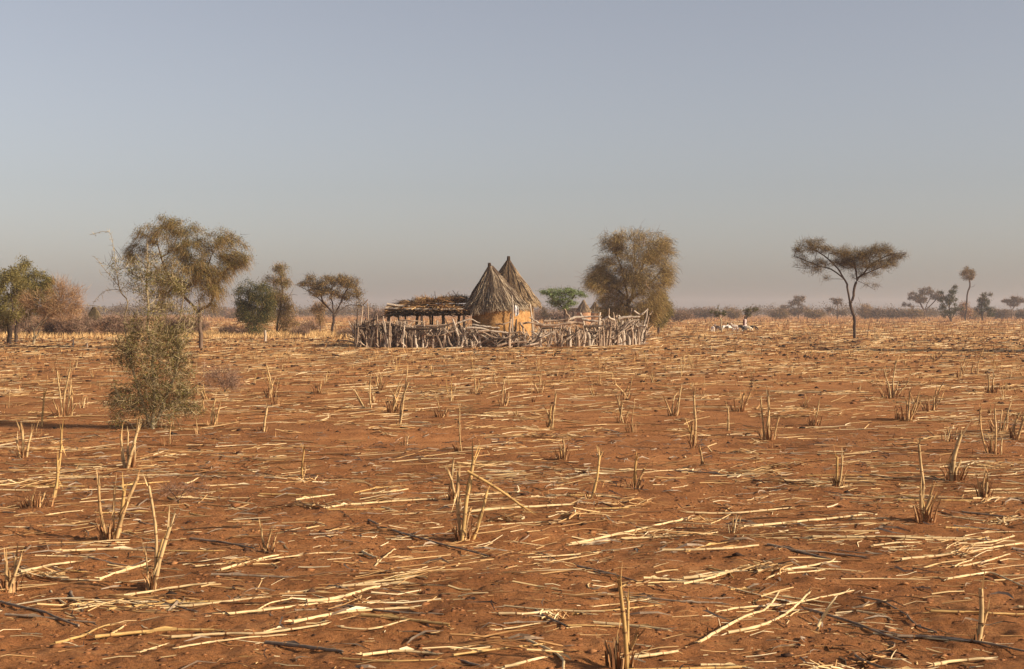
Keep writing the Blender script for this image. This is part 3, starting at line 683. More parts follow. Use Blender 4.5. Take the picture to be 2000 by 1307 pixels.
# ------------------------------------------------------------------ mud huts
def hut(name, label, cat, cx, D, wall_r, wall_h, eave_r, eave_z, apex_px, apex_z, thatch, mudm, nstrip, seed, fringe=True, door=None, tilt=0.0, finial=True, eave_dz=0.0, power=1.22, roof_dx=0.0, group=None):
    rng = np.random.default_rng(seed)
    B = W(cx, 600, D); B[2] = float(terr(B[0], B[1])) - .02
    root = empty(name, tuple(B), label, cat, group)
    # wall
    n, k = 96, 26; a = np.arange(n) * 2 * math.pi / n; zz = np.linspace(-.05, wall_h, k)
    A, Z = np.meshgrid(a, zz)
    rr = wall_r * (1 + .05 * (1 - Z / wall_h) ** 2) + .035 * vnoise(A * 4, Z * 5 + seed, 3) + .05 * vnoise(A * 1.6, Z * 1.4 + seed, 4)
    rr[:, :] += .03 * vnoise(np.abs(A - math.pi) * 9, Z * 9, 6)
    V = np.stack([rr * np.cos(A), rr * np.sin(A), Z], -1).reshape(-1, 3)
    i = np.arange(k - 1)[:, None] * n; j = np.arange(n)[None]; j2 = (j + 1) % n
    mb = MB(); mb.add(V, np.stack([i + j, i + j2, i + n + j2, i + n + j], -1).reshape(-1, 4))
    mb.build("wall", M[mudm], root, smooth=True)
    # roof surface
    ax = (W(apex_px, 600, D) - B)[0]
    hz_ = apex_z - eave_z
    def surf(th, t, off=0.0):
        """t 0 apex .. 1 eave (beyond 1 = fringe)"""
        r = .05 + (eave_r - .05) * np.power(np.maximum(t, 0), 1 / power if power < 1 else power) * 1.0
        r = r * (1 + .04 * np.sin(th * 3 + seed) + .03 * np.sin(th * 7 + 2 * seed) + .03 * np.sin(t * 14 + th * 2) + .02 * np.sin(th * 13 + t * 5))
        z = apex_z - hz_ * t + eave_dz * np.cos(th) * t + .04 * np.sin(th * 5 + seed) * t
        c = 1 - t
        return np.stack([roof_dx * t + ax * c * np.ones_like(th) + (r + off) * np.cos(th), (r + off) * np.sin(th), z + off * .6], -1)
    mb = MB(); n, k = 72, 16
    A, T = np.meshgrid(np.arange(n) * 2 * math.pi / n, np.linspace(0, 1, k))
    V = surf(A, T); V[..., 2] += .03 * vnoise(A * 8, T * 9, seed) ; V = V.reshape(-1, 3)
    i = np.arange(k - 1)[:, None] * n; j = np.arange(n)[None]; j2 = (j + 1) % n
    mb.add(V, np.stack([i + j, i + n + j, i + n + j2, i + j2], -1).reshape(-1, 4), 1)
    # underside
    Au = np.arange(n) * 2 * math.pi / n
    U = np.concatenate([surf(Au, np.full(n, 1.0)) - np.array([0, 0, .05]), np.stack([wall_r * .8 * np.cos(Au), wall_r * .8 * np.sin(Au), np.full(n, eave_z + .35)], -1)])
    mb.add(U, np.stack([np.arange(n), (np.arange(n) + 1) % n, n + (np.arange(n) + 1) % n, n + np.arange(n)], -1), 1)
    th = rng.uniform(0, 2 * math.pi, nstrip); t1 = rng.uniform(.08, 1.0, nstrip) ** .62
    ln = rng.uniform(.22, .5, nstrip); t0 = np.maximum(t1 - ln, .0); t1 = t1 + (rng.uniform(0, .06, nstrip) if fringe else 0)
    kk = 4; u = np.linspace(0, 1, kk)
    dth = rng.normal(0, .12, nstrip)
    TH = th[:, None] + dth[:, None] * u; TT = t0[:, None] + (t1 - t0)[:, None] * u
    off = rng.uniform(.002, .06, nstrip)[:, None] + rng.uniform(-.02, .05, nstrip)[:, None] * u
    S = np.stack([surf(TH[:, q], TT[:, q], off[:, q]) for q in range(kk)], 1)
    wd = rng.uniform(.010, .042, nstrip) 
    Rr = (wd[:, None] * np.array([.5, .55, .5, .25]))
    dk = rng.random(nstrip) < .09; Rr[dk] *= 1.35; S[dk] += np.array([0, 0, .025])
    Vt, Ft = batch_tubes(S[~dk], Rr[~dk], 3, cap=False); mb.add(Vt, Ft, 0)
    Vt, Ft = batch_tubes(S[dk], Rr[dk], 3, cap=False); mb.add(Vt, Ft, 1)
    if fringe:   # eave fringe of loose ends
        nf = nstrip // 3; th = rng.uniform(0, 2 * math.pi, nf)
        S = np.stack([surf(th + rng.normal(0, .03, nf) * q, np.full(nf, .9) + q * rng.uniform(.03, .10, nf), .02 - .012 * q) for q in range(3)], 1)
        S[:, 2, 2] -= rng.uniform(0, .06, nf)
        Vt, Ft = batch_tubes(S, np.tile([.014, .012, .006], (nf, 1)), 3, cap=False); mb.add(Vt, Ft, 0)
    ro = mb.build("roof", [M[thatch], M["thatch_dark"]], root)
    if finial:
        mb = MB(); nf = 160; th = rng.uniform(0, 2 * math.pi, nf); r0 = rng.uniform(0, 1, nf) ** .5
        b = np.array([ax, 0, apex_z]); x = tilt
        pts = []
        for q, (rq, zq) in enumerate([(.2, -.34), (.12, -.1), (.085, .06), (.075, rng.uniform(.16, .26))]):
            zz = zq + (rng.uniform(-.05, .05, nf) if q == 3 else 0)
            pts.append(b + np.stack([r0 * rq * np.cos(th) + x * (zz + .3), r0 * rq * np.sin(th), zz * np.ones(nf)], -1))
        S = np.stack(pts, 1); Vt, Ft = batch_tubes(S, np.tile([.018, .016, .014, .009], (nf, 1)), 3, cap=False); mb.add(Vt, Ft)
        mb.build("finial", M["thatch_dark"], ro)
    return root, ro, surf


hA, rA, sA = hut("thatched_hut", "front mud hut with a broad shaggy grey thatch cone", "hut", 976, 71.2, 1.36, 1.95, 1.56, 1.93, 958, 4.02, "thatch", "mud", 5200, 3, tilt=-.12, eave_dz=.10, power=1.04, roof_dx=-.23, group="mud huts in the stick compound")
hB, rB, sB = hut("thatched_hut", "rear mud hut with the taller smooth tan thatch cone", "hut", 993, 74.9, 1.28, 2.45, 1.60, 2.24, 993, 4.42, "thatch_tan", "mud", 5200, 4, tilt=.02, eave_dz=-.02, power=1.1, group="mud huts in the stick compound")
# ropes tied over the front roof
for (th0, th1, t0, t1) in ((-2.5, -.95, .32, .98), (-2.2, -.7, .22, .9)):
    mb = MB(); q = np.linspace(0, 1, 14); pts = np.stack([sA(np.array([th0 + (th1 - th0) * v]), np.array([t0 + (t1 - t0) * v]), .055)[0] for v in q])
    tube(mb, pts, .013, 4); mb.build("rope", M["rope"], rA)
mb = MB(); q = np.linspace(-2.6, -1.6, 8); tube(mb, np.stack([sA(np.array([v]), np.array([.21]), .06)[0] for v in q]), .02, 5); mb.build("binding", M["pale_wood"], rA)

# small granaries / hut of the next compound
hut("small_hut", "small far hut with a pointed brown thatch cone left of its twin", "hut", 1140, 200, 1.0, 1.75, 1.05, 1.92, 1140, 3.50, "thatch_tan", "mud_far", 1200, 6, finial=False, power=1.2, group="small far huts behind the fence")
hut("small_hut", "small far hut with a pointed thatch cone nearest the shaggy tree", "hut", 1162, 205, .92, 1.65, .98, 1.85, 1162, 3.22, "thatch_tan", "mud_far", 1200, 7, finial=False, power=1.2, group="small far huts behind the fence")
hut("granary", "small hazy conical thatched granary among the scrub at left", "granary", 184, 112, .62, .9, .78, .95, 184, 2.15, "old_thatch", "mud_far", 900, 8, finial=False, power=1.2)


def far_shelter():
    rng = np.random.default_rng(9); D = 203; B = W(1124, 600, D); B[2] = 0; s = D / F
    root = empty("thatched_shelter", tuple(B), "low far shelter with a sagging brown thatch roof beside the small huts", "shelter")
    mb = MB(); n = 1200; u = rng.uniform(-1, 1, n); v = rng.uniform(-1, 1, n)
    z = 1.75 + .62 * np.sqrt(np.clip(1 - u * u * .9, 0, 1)) - .25 * v * v
    P0 = np.stack([u * 1.15, v * 1.1, z], -1); d = np.stack([np.sign(u) * rng.uniform(.1, .4, n), rng.normal(0, .1, n), -rng.uniform(.05, .3, n)], -1)
    Vt, Ft = batch_tubes(np.stack([P0, P0 + d], 1), np.full((n, 2), .05), 4); mb.add(Vt, Ft); mb.build("roof", M["thatch_dark"], root)
    for x in (-1.0, -.35, .35, 1.0):
        for y in (-.85, .85):
            mb = MB(); tube(mb, [(x, y, 0), (x + rng.normal() * .05, y, .9), (x, y, 1.9)], .06, 6); mb.build("post", M["dark_wood"], root)


far_shelter()

# ------------------------------------------------------------------ shade shelter in the compound
def shelter():
    rng = np.random.default_rng(31)
    D0, D1 = 70.3, 73.6
    B = W(835, 600, 72); B[2] = 0
    root = empty("shade_shelter", tuple(B), "flat roofed shade shelter of poles and stalks left of the front hut", "shelter")
    L = lambda px, py, D: W(px, py, D) - B
    zb = 1.62
    for px in (760, 776, 791, 816.5, 823, 839, 845, 865, 897, 906):
        D = D0 + .15 if px in (760, 791, 823, 865, 906) else rng.uniform(D0 + .6, D1)
        x = L(px, 600, D)[0]; y = D - B[1]; r = rng.uniform(.045, .085); j = rng.normal(0, .05, 4)
        mb = MB(); pts = smooth_line([(x + j[0], y, -.05), (x + j[1], y, .6), (x + j[2], y, 1.1), (x, y, zb + .12)], 3)
        tube(mb, pts, np.linspace(r * 1.15, r * .85, len(pts)), 8)
        mb.build("post", M["dark_wood"] if rng.random() < .6 else M["wood"], root, smooth=True)
    for k in range(4):
        y = D0 + .2 + k * .95 - B[1]; xl = L(754 + rng.uniform(-2, 8), 600, D0)[0]; xr = L(915, 600, D0)[0]
        z = zb + .12 + rng.uniform(0, .06)
        mb = MB(); pts = smooth_line([(xl, y, z + .05), ((xl + xr) / 2, y + rng.normal() * .06, z - .03), (xr, y, z)], 5)
        tube(mb, pts, np.linspace(.075, .05, len(pts)), 7); mb.build("beam", M["wood"], root, smooth=True)
    # two bleached poles along the front edge
    for (a, b, r) in (((753, 602), (905, 604), .055), ((756, 594.5), (800, 598), .07)):
        mb = MB(); pts = smooth_line([L(a[0], a[1], D0 - .1), L((a[0] + b[0]) / 2, (a[1] + b[1]) / 2 + 1.2, D0 - .12), L(b[0], b[1], D0 - .1)], 5)
        tube(mb, pts, np.linspace(r, r * .7, len(pts)), 7); mb.build("edge_pole", M["pale_wood"], root, smooth=True)
    # dark mat of stalks under, brown stalks over
    mb = MB(); n = 2300
    xl, xr = L(757, 600, D0)[0], L(912, 600, D0)[0]; y0_, y1_ = D0 - B[1] - .1, D1 - B[1] + .2
    u = rng.uniform(0, 1, n); v = rng.uniform(0, 1, n); zz = rng.uniform(0, 1, n)
    edge = np.clip(np.minimum(u * 9, (1 - u) * 9), .35, 1)
    thick = .36 * edge + .30 * vnoise(u * 11, v * 3, 5)
    c = np.stack([xl + (xr - xl) * u, y0_ + (y1_ - y0_) * v, zb + .02 + thick * zz + .05 * vnoise(u * 6, v * 2, 9)], -1)
    along = rng.random(n) < .72
    d = np.where(along[:, None], np.stack([rng.uniform(.2, .65, n), rng.normal(0, .16, n), rng.normal(0, .07, n)], -1), np.stack([rng.normal(0, .12, n), rng.uniform(.3, .7, n), rng.normal(0, .03, n)], -1))
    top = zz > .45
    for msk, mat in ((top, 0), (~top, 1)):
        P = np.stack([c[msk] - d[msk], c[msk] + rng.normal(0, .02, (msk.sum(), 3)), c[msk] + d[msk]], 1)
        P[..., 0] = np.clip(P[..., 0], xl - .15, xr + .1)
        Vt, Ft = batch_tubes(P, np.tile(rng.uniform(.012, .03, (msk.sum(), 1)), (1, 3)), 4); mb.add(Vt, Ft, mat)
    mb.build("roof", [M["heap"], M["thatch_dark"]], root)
    # straw heaped on the roof: loose bundles are things of their own
    def bundle(name, label, px, py, wpx, hpx, n, m, seed, spread=.5, D=71.6, lean=1):
        rng = np.random.default_rng(seed); s = D / F; b = W(px, py, D); mb = MB()
        c = b + rng.normal(size=(n, 3)) * np.array([wpx * s * .33, .35, 0]); c[:, 2] = b[2] + rng.uniform(0, 1, n) * hpx * s * .55
        d = np.stack([rng.normal(.0, .5, n) - .5 * lean, rng.normal(0, .3, n), rng.uniform(-.05, spread, n)], -1); d = unit(d) * (wpx * s * rng.uniform(.2, .55, n))[:, None]
        P = np.stack([c - d * .6, c, c + d + np.array([0, 0, -.02])], 1); P[..., 2] = np.maximum(P[..., 2], b[2] - .02)
        Vt, Ft = batch_tubes(P, np.tile([.016, .014, .006], (n, 1)), 3, cap=False); mb.add(Vt, Ft)
        o = mb.build(name, M[m], loc=b); tag(o, label, "straw bundle", "straw heaped on the shelter roof")
    bundle("straw_bundle", "splayed golden straw bundle in the middle of the shelter roof", 833, 591, 30, 14, 260, "heap", 1, .45)
    bundle("straw_bundle", "short bundle of reddish stalks right of the splayed golden bundle", 861, 590, 16, 12, 420, "heap", 2, .9, lean=-.6)
    bundle("straw_bundle", "round brown straw heap at the hut end of the shelter roof", 886, 591, 34, 18, 520, "heap", 3, .3, lean=.2)
    bundle("straw_bundle", "greyish twiggy tuft on the shelter roof touching the hut thatch", 902, 586, 16, 12, 200, "thatch", 4, .8)
    bundle("straw_bundle", "thin dark straw wisp at the left end of the shelter roof", 797, 592, 22, 8, 120, "thatch_dark", 5, .35)
    bundle("straw_bundle", "flat layer of brown straw right of the thin dark wisp", 815, 594, 40, 8, 260, "heap", 6, .12)
    for (a, b, lab) in (((853, 590), (849, 569), "upright dark forked stick poking out of the shelter roof"), ((898, 586), (884, 567), "thin slanting stick poking up at the hut end of the shelter roof")):
        mb = MB(); p = [W(a[0], a[1], 71.5), W((a[0] + b[0]) / 2 - .5, (a[1] + b[1]) / 2, 71.5), W(b[0], b[1], 71.5)]
        tube(mb, smooth_line(p, 3), np.linspace(.022, .012, 7), 5); o = mb.build("roof_stick", M["dark_wood"], loc=p[0]); tag(o, lab, "stick")


shelter()

# ------------------------------------------------------------------ stick fence
def fence():
    rng = np.random.default_rng(55)
    def Df(px): return float(np.interp(px, [680, 1000, 1100, 1265], [68.8, 69.2, 70.8, 76.0]))
    B = W(980, 600, 69.2); B[2] = 0
    root = empty("stick_fence", tuple(B), "rambling fence of crooked dead branches around the huts", "fence")
    a1 = lambda x, y: (680 + x / 6.225, 480 + y / 6.225)
    a2 = lambda x, y: (980 + x / 6.667, 580 + y / 6.667)
    def stick(part, lines, wpx, mat, dj=None, ground=True):
        bx = lines[0][0][0]; D = Df(bx) + (rng.normal(0, .12) if dj is None else dj); s = D / F
        mb = MB()
        for li, ln in enumerate(lines):
            P = np.array([W(p[0], p[1], D) for p in ln]) - B
            P[:, 1] += rng.normal(0, .07, len(P))
            P = smooth_line(P, 4)
            if ground and li == 0: P[0, 2] = -.08
            P[1:-1] += rng.normal(0, .012, (len(P) - 2, 3))
            r = wpx * s * .56 * (1 if li == 0 else .62)
            tube(mb, P, np.linspace(r * 1.1, r * .6, len(P)) * rng.uniform(.88, 1.12, len(P)), 7)
        return mb.build(part, M[mat], root, smooth=True)
    PW, WD, DW = "pale_wood", "wood", "dark_wood"
    z = a2
    for lines, w_, m_ in [
        ([[z(100, 665), z(105, 400), z(120, 215)]], 5.2, WD), ([[z(185, 660), z(182, 450), z(190, 290)]], 4.5, DW), ([[z(330, 650), z(300, 560), z(280, 430), z(240, 330)]], 5, WD), ([[z(420, 650), z(400, 600), z(330, 470)]], 3.5, WD),
        ([[z(505, 640), z(490, 520), z(380, 450)], [z(490, 525), z(520, 450), z(480, 340), z(360, 270)], [z(495, 545), z(590, 495), z(690, 450)]], 5.5, PW), ([[z(600, 640), z(640, 520), z(670, 400)]], 4, DW),
        ([[z(740, 635), z(735, 530), z(690, 400)], [z(735, 520), z(760, 430)]], 4.2, WD), ([[z(770, 630), z(790, 450), z(880, 280), z(850, 220), z(820, 160)]], 4, WD), ([[z(892, 640), z(888, 520), z(885, 400)]], 5.5, PW), ([[z(970, 630), z(960, 420)]], 3.5, DW),
        ([[z(1002, 640), z(990, 500), z(975, 380)]], 6, WD), ([[z(1145, 625), z(1130, 500), z(1070, 360), z(1020, 210)]], 6, PW), ([[z(1150, 600), z(1250, 430), z(1270, 320), z(1280, 200)]], 5, PW), ([[z(1240, 615), z(1232, 480), z(1200, 380)]], 3.5, WD),
        ([[z(1330, 625), z(1322, 400)]], 4.5, WD), ([[z(1358, 610), z(1380, 380), z(1395, 150)]], 3.6, WD), ([[z(1505, 615), z(1512, 450), z(1482, 320), z(1500, 230)]], 4.5, WD), ([[z(1592, 615), z(1582, 420)]], 6, PW),
        ([[z(1530, 610), z(1525, 450), z(1570, 320), z(1520, 240)]], 4.6, PW), ([[z(1700, 612), z(1695, 420), z(1630, 250)]], 4.6, WD), ([[z(1660, 612), z(1650, 440)]], 4.2, PW), ([[z(1820, 600), z(1840, 440), z(1870, 330), z(1900, 160)]], 4, PW),
        ([[z(1840, 590), z(1860, 520), z(1890, 450)]], 3.6, PW), ([[z(1860, 590), z(1900, 310), z(1965, 180)]], 2.6, WD), ([[z(1780, 605), z(1770, 420), z(1690, 270), z(1690, 150)]], 3.2, WD), ([[z(1420, 610), z(1410, 500), z(1470, 350), z(1450, 200)]], 3.6, WD),
        ([[z(1290, 612), z(1300, 520), z(1380, 470), z(1460, 450)]], 3.2, PW), ([[z(1560, 605), z(1540, 470), z(1660, 330), z(1790, 300)]], 3.6, PW), ([[z(1740, 606), z(1730, 500), z(1760, 430)]], 3.8, PW), ([[z(1640, 612), z(1620, 500), z(1600, 400)]], 3.2, DW),
        ([[z(1070, 620), z(1050, 480), z(1040, 400)]], 3, WD), ([[z(850, 630), z(830, 520), z(760, 400)]], 2.8, DW)]:
        stick("post", lines, w_, m_)
    z = a1
    for lines, w_, m_ in [
        ([[z(95, 1245), z(82, 1100), z(80, 950)]], 4, DW), ([[z(150, 1250), z(160, 1050), z(165, 900), z(178, 740), z(238, 655)]], 3.2, WD), ([[z(250, 1250), z(255, 1000), z(245, 830), z(233, 690)]], 3.2, WD), ([[z(120, 1245), z(108, 960), z(112, 870), z(115, 770)]], 2.8, DW),
        ([[z(335, 1250), z(320, 1050), z(325, 900)]], 4, WD), ([[z(290, 1245), z(300, 1000), z(340, 800)]], 3, DW), ([[z(380, 1250), z(370, 1000), z(348, 845)]], 3.4, DW), ([[z(490, 1250), z(500, 1050), z(515, 880)]], 4.5, WD), ([[z(600, 1250), z(600, 1050), z(595, 900)]], 3.6, WD),
        ([[z(830, 1250), z(815, 1130), z(795, 1030)]], 4.4, PW), ([[z(910, 1250), z(905, 1040)]], 3.6, PW), ([[z(1042, 1250), z(1035, 1130), z(1018, 1010)]], 5, WD), ([[z(1135, 1250), z(1125, 1100), z(1105, 1040)]], 4, DW), ([[z(1190, 1250), z(1200, 1040)]], 3.6, WD),
        ([[z(1352, 1250), z(1335, 1100), z(1310, 1000), z(1268, 890)]], 4.8, PW), ([[z(1432, 1255), z(1422, 1130), z(1410, 1010)]], 5, PW), ([[z(1610, 1250), z(1590, 1110), z(1548, 1010)]], 4.4, PW), ([[z(1282, 1240), z(1275, 1050)]], 3.8, DW), ([[z(700, 1245), z(705, 1100), z(690, 1000)]], 3.8, WD), ([[z(1505, 1250), z(1490, 1150)]], 2.4, PW)]:
        stick("post", lines, w_, m_)
    # further posts to fill the line, thick in the left and right thirds
    n_extra = 48
    for k in range(n_extra):
        px = rng.uniform(692, 800) if k < 20 else (rng.uniform(800, 925) if k < 34 else rng.uniform(1160, 1262))
        yb = 611 + 1.7 / Df(px) * F; h = rng.uniform(38, 62) if px < 800 else rng.uniform(30, 54)
        l = rng.normal(0, 6, 3)
        lines = [[(px, yb), (px + l[0] * .5, yb - h * .5), (px + l[0], yb - h)]]
        if rng.random() < .45: lines.append([(px + l[0] * .5, yb - h * .5), (px + l[0] * .5 + rng.choice([-1, 1]) * rng.uniform(4, 9), yb - h * .5 - rng.uniform(8, 20))])
        stick("post", lines, rng.uniform(2.2, 4.0), rng.choice([WD, DW, PW], p=[.45, .35, .2] if px < 1000 else [.35, .15, .5]), dj=rng.normal(.1, .25))
    # rails: long branches laid along the fence
    for ln, w_, m_ in [
        ([(420, 930), (560, 950), (720, 1000)], 3.2, WD), ([(620, 905), (760, 910), (900, 930)], 2.6, WD), ([(800, 980), (1000, 975), (1230, 960)], 4.2, WD), ([(720, 1010), (1000, 1010), (1280, 940)], 4.2, DW), ([(1330, 940), (1480, 900), (1600, 940)], 3, PW),
        ([(1510, 960), (1680, 985), (1840, 1000)], 4, PW), ([(1440, 1000), (1570, 1000), (1760, 1040), (1950, 1060)], 4.2, PW), ([(1580, 1040), (1760, 1030), (1940, 1065)], 3.4, WD), ([(1600, 1080), (1720, 1150), (1850, 1230)], 3.6, PW), ([(1600, 1040), (1830, 1130), (1960, 1100)], 3.2, WD),
        ([(200, 955), (360, 880), (520, 830)], 3.4, DW), ([(100, 1000), (300, 980), (480, 960)], 3, DW), ([(300, 1090), (520, 1060), (760, 1010)], 3.4, DW), ([(860, 1080), (1100, 1090), (1300, 1030)], 2.8, WD), ([(1800, 960), (1900, 950), (1985, 920)], 2.8, WD), ([(1650, 1180), (1800, 1130), (1960, 1140)], 4, DW)]:
        stick("rail", [[a1(*p) for p in ln]], w_, m_, ground=False, dj=rng.normal(0, .15))
    for ln, w_, m_ in [
        ([(860, 290), (1060, 262), (1300, 262)], 4.4, PW), ([(1265, 335), (1340, 290), (1400, 258)], 6.5, PW), ([(1395, 268), (1440, 290), (1475, 300)], 4.2, PW), ([(1520, 285), (1660, 262), (1800, 262)], 5.2, PW), ([(440, 360), (660, 372), (900, 345)], 6, WD), ([(870, 340), (960, 335), (1070, 355)], 7, WD), ([(1050, 290), (1150, 312), (1250, 322)], 5.4, PW),
        ([(550, 315), (700, 310), (870, 290)], 4, WD), ([(0, 475), (130, 470), (250, 458)], 3, WD), ([(270, 345), (360, 335), (460, 350)], 4, WD), ([(1060, 385), (1200, 390), (1330, 370)], 4.4, DW), ([(1700, 350), (1780, 390), (1885, 380)], 4, PW), ([(1720, 180), (1790, 225), (1850, 235)], 3.2, PW), ([(780, 535), (870, 505), (970, 470)], 3.4, DW), ([(520, 410), (640, 400), (760, 420)], 3.2, DW), ([(1150, 365), (1280, 300), (1340, 330)], 4, WD), ([(1780, 240), (1840, 215), (1905, 150)], 3.2, PW), ([(0, 545), (120, 520), (300, 500)], 4, DW), ([(-60, 640), (100, 600), (320, 585)], 4.5, WD)]:
        stick("rail", [[a2(*p) for p in ln]], w_, m_, ground=False, dj=rng.normal(0, .15))
    # the uncountable tangle of thinner branches between the posts, and the far sides of the ring
    mb = MB(); PP = []; RR = []
    def br(px, D, zmax, lean=.5, r=(.012, .035), z0=None):
        x = (px - 1000) / F * D; z_ = rng.uniform(0, .35) if z0 is None else z0; L = rng.uniform(.35, 1.1)
        d = unit(np.array([rng.normal(0, lean), rng.normal(0, .25), abs(rng.normal(.7, .3))])) * L
        p0 = np.array([x, D, z_]); p2 = p0 + d; p2[2] = min(p2[2], zmax); p1 = (p0 + p2) / 2 + rng.normal(0, .07, 3)
        PP.append([p0 - B, p1 - B, p2 - B]); rr = rng.uniform(*r); RR.append([rr * 1.1, rr, rr * .5])
    for _ in range(520): px = rng.uniform(700, 800); br(px, Df(px) + abs(rng.normal(0, .5)), 1.3, .35, z0=rng.uniform(-.05, .75))
    for _ in range(360): px = rng.uniform(795, 930); br(px, Df(px) + abs(rng.normal(0, .4)), 1.1, .7, z0=rng.uniform(-.05, .6))
    for _ in range(150): px = rng.uniform(930, 1060); br(px, Df(px) + abs(rng.normal(0, .3)), .8, 1.4, (.015, .045), z0=rng.uniform(-.05, .25))
    for _ in range(90): px = rng.uniform(1060, 1160); br(px, Df(px) + abs(rng.normal(0, .3)), 1.1, .8, z0=rng.uniform(-.05, .5))
    for _ in range(380): px = rng.uniform(1155, 1256); br(px, Df(px) + abs(rng.normal(0, .5)), 1.35, .4, (.012, .04), z0=rng.uniform(-.05, .7))
    for _ in range(50): px = rng.uniform(705, 930); br(px, Df(px) + rng.normal(.1, .2), 1.3, .2, (.03, .05), z0=-.05)
    for _ in range(30): px = rng.uniform(1060, 1258); br(px, Df(px) + rng.normal(.1, .2), 1.3, .25, (.03, .055), z0=-.05)
    for _ in range(420):    # back line
        px = rng.uniform(705, 1245); br(px, rng.normal(85, .5), 1.4, .6, z0=rng.uniform(-.05, .5))
    for _ in range(260):    # left and right returns
        D = rng.uniform(69, 85); br(699 + (D - 69) * .9 + rng.normal(0, 1.5), D, 1.3, .22, z0=rng.uniform(-.05, .6))
    for _ in range(200):
        D = rng.uniform(76, 85); br(1252 - (D - 76) * 2 + rng.normal(0, 1.5), D, 1.3, .2, z0=rng.uniform(-.05, .7))
    Vt, Ft = batch_tubes(np.array(PP), np.array(RR), 5, cap=False); mb.add(Vt, Ft)
    o = mb.build("brushwood", M["brush"], root); o["kind"] = "stuff"


fence()

# loose things by the huts
def pole(label, pts, wpx, mat, D, name="leaning_pole"):
    P = np.array([W(p[0], p[1], D) for p in pts]); mb = MB(); L = smooth_line(P, 4); s = D / F
    tube(mb, L, np.linspace(wpx * s * .55, wpx * s * .4, len(L)), 7); o = mb.build(name, M[mat], loc=P[0], smooth=True); tag(o, label, "pole")


pole("slim bleached pole standing before the hut eave beside the white cloth", [(1003, 676), (1001, 640), (1002, 605), (1000, 577)], 2.6, "pale_wood", 69.7)
pole("pale plank leaning on the right wall of the rear hut", [(1041, 660), (1039, 625), (1035, 594)], 4.0, "pale_wood", 73.3, "leaning_plank")
pole("dark post under the right eave of the rear hut", [(1042, 672), (1042, 630), (1041, 590)], 3.4, "wood", 74.6)


def cloth():
    rng = np.random.default_rng(3); D = 69.3; mb = MB(); n, k = 14, 18
    u, v = np.meshgrid(np.linspace(0, 1, n), np.linspace(0, 1, k))
    left = np.interp(v, [0, .3, .75, 1], [1003.4, 1003.8, 1004.8, 1006.5]); right = np.interp(v, [0, .15, .6, .85, 1], [1008.5, 1011.5, 1013.0, 1013.8, 1011])
    px = left + (right - left) * u; py = 597 + 20.5 * v + 1.2 * np.sin(u * 5)
    P = np.array([[W(px[i, j], py[i, j], D + .07 * math.sin(u[i, j] * 9 + v[i, j] * 3) + .03 * math.sin(v[i, j] * 11)) for j in range(n)] for i in range(k)])
    i = np.arange(k - 1)[:, None] * n; j = np.arange(n - 1)[None]
    mb.add(P.reshape(-1, 3), np.stack([i + j, i + j + n, i + j + n + 1, i + j + 1], -1).reshape(-1, 4))
    m, nt, out = new_mat("white_cotton"); f = noise(nt, 30, 3); principled(nt, out, ramp(nt, f, [(.3, (.66, .62, .58)), (.7, (.82, .80, .77))]), .9)
    o = mb.build("hanging_cloth", m, loc=P[0, 0], smooth=True)
    md = o.modifiers.new("thickness", "SOLIDIFY"); md.thickness = .012
    tag(o, "white cloth hanging from a pole in front of the hut walls", "cloth")


cloth()
mb = MB(); P = [G(518, 667), W(518.3, 656, G(518, 667)[1]), W(517.5, 645, G(518, 667)[1])]
tube(mb, P, [.075, .07, .068], 8); o = mb.build("wooden_stake", M["pale_wood"], loc=P[0], smooth=True); tag(o, "short pale wooden stake upright in dry grass below the dark green tree", "stake")
for (a, b, lab) in (((143, 679), (143, 663), "thin pale stake at the field edge below the rusty bare tree"), ((170, 680), (170, 670), "short thin stake nearest the thorn bush at the field edge")):
    g = G(*a); mb = MB(); tube(mb, [g, W(a[0] + .5, (a[1] + b[1]) / 2, g[1]), W(b[0], b[1], g[1])], .028, 6); o = mb.build("wooden_stake", M["pale_wood"], loc=g, smooth=True); tag(o, lab, "stake")
g = G(1693, 664); mb = MB(); tube(mb, smooth_line([g, W(1696, 643, g[1]), W(1700, 624, g[1])], 3), np.linspace(.02, .012, 7), 5); o = mb.build("dead_stick", M["dark_wood"], loc=g); tag(o, "thin dark stick upright in the stubble right of the lone acacia", "stick")

# ------------------------------------------------------------------ animals and herder (skinned skeletons)
def skinned(name, verts, edges, radii, mat, sub=2):
    me = bpy.data.meshes.new(name); me.from_pydata(verts, edges, []); o = bpy.data.objects.new(name, me); COL.objects.link(o)
    o.modifiers.new("skin", "SKIN"); s = o.modifiers.new("sub", "SUBSURF"); s.levels = sub; s.render_levels = sub
    lay = me.skin_vertices[0].data
    for i, r in enumerate(radii): lay[i].radius = (r if isinstance(r, tuple) else (r, r)); lay[i].use_root = (i == 0)
    dg = bpy.context.evaluated_depsgraph_get(); m2 = bpy.data.meshes.new_from_object(o.evaluated_get(dg))
    bpy.data.objects.remove(o); m2.name = name
    for p in m2.polygons: p.use_smooth = True
    m2.materials.clear(); m2.materials.append(mat); return m2


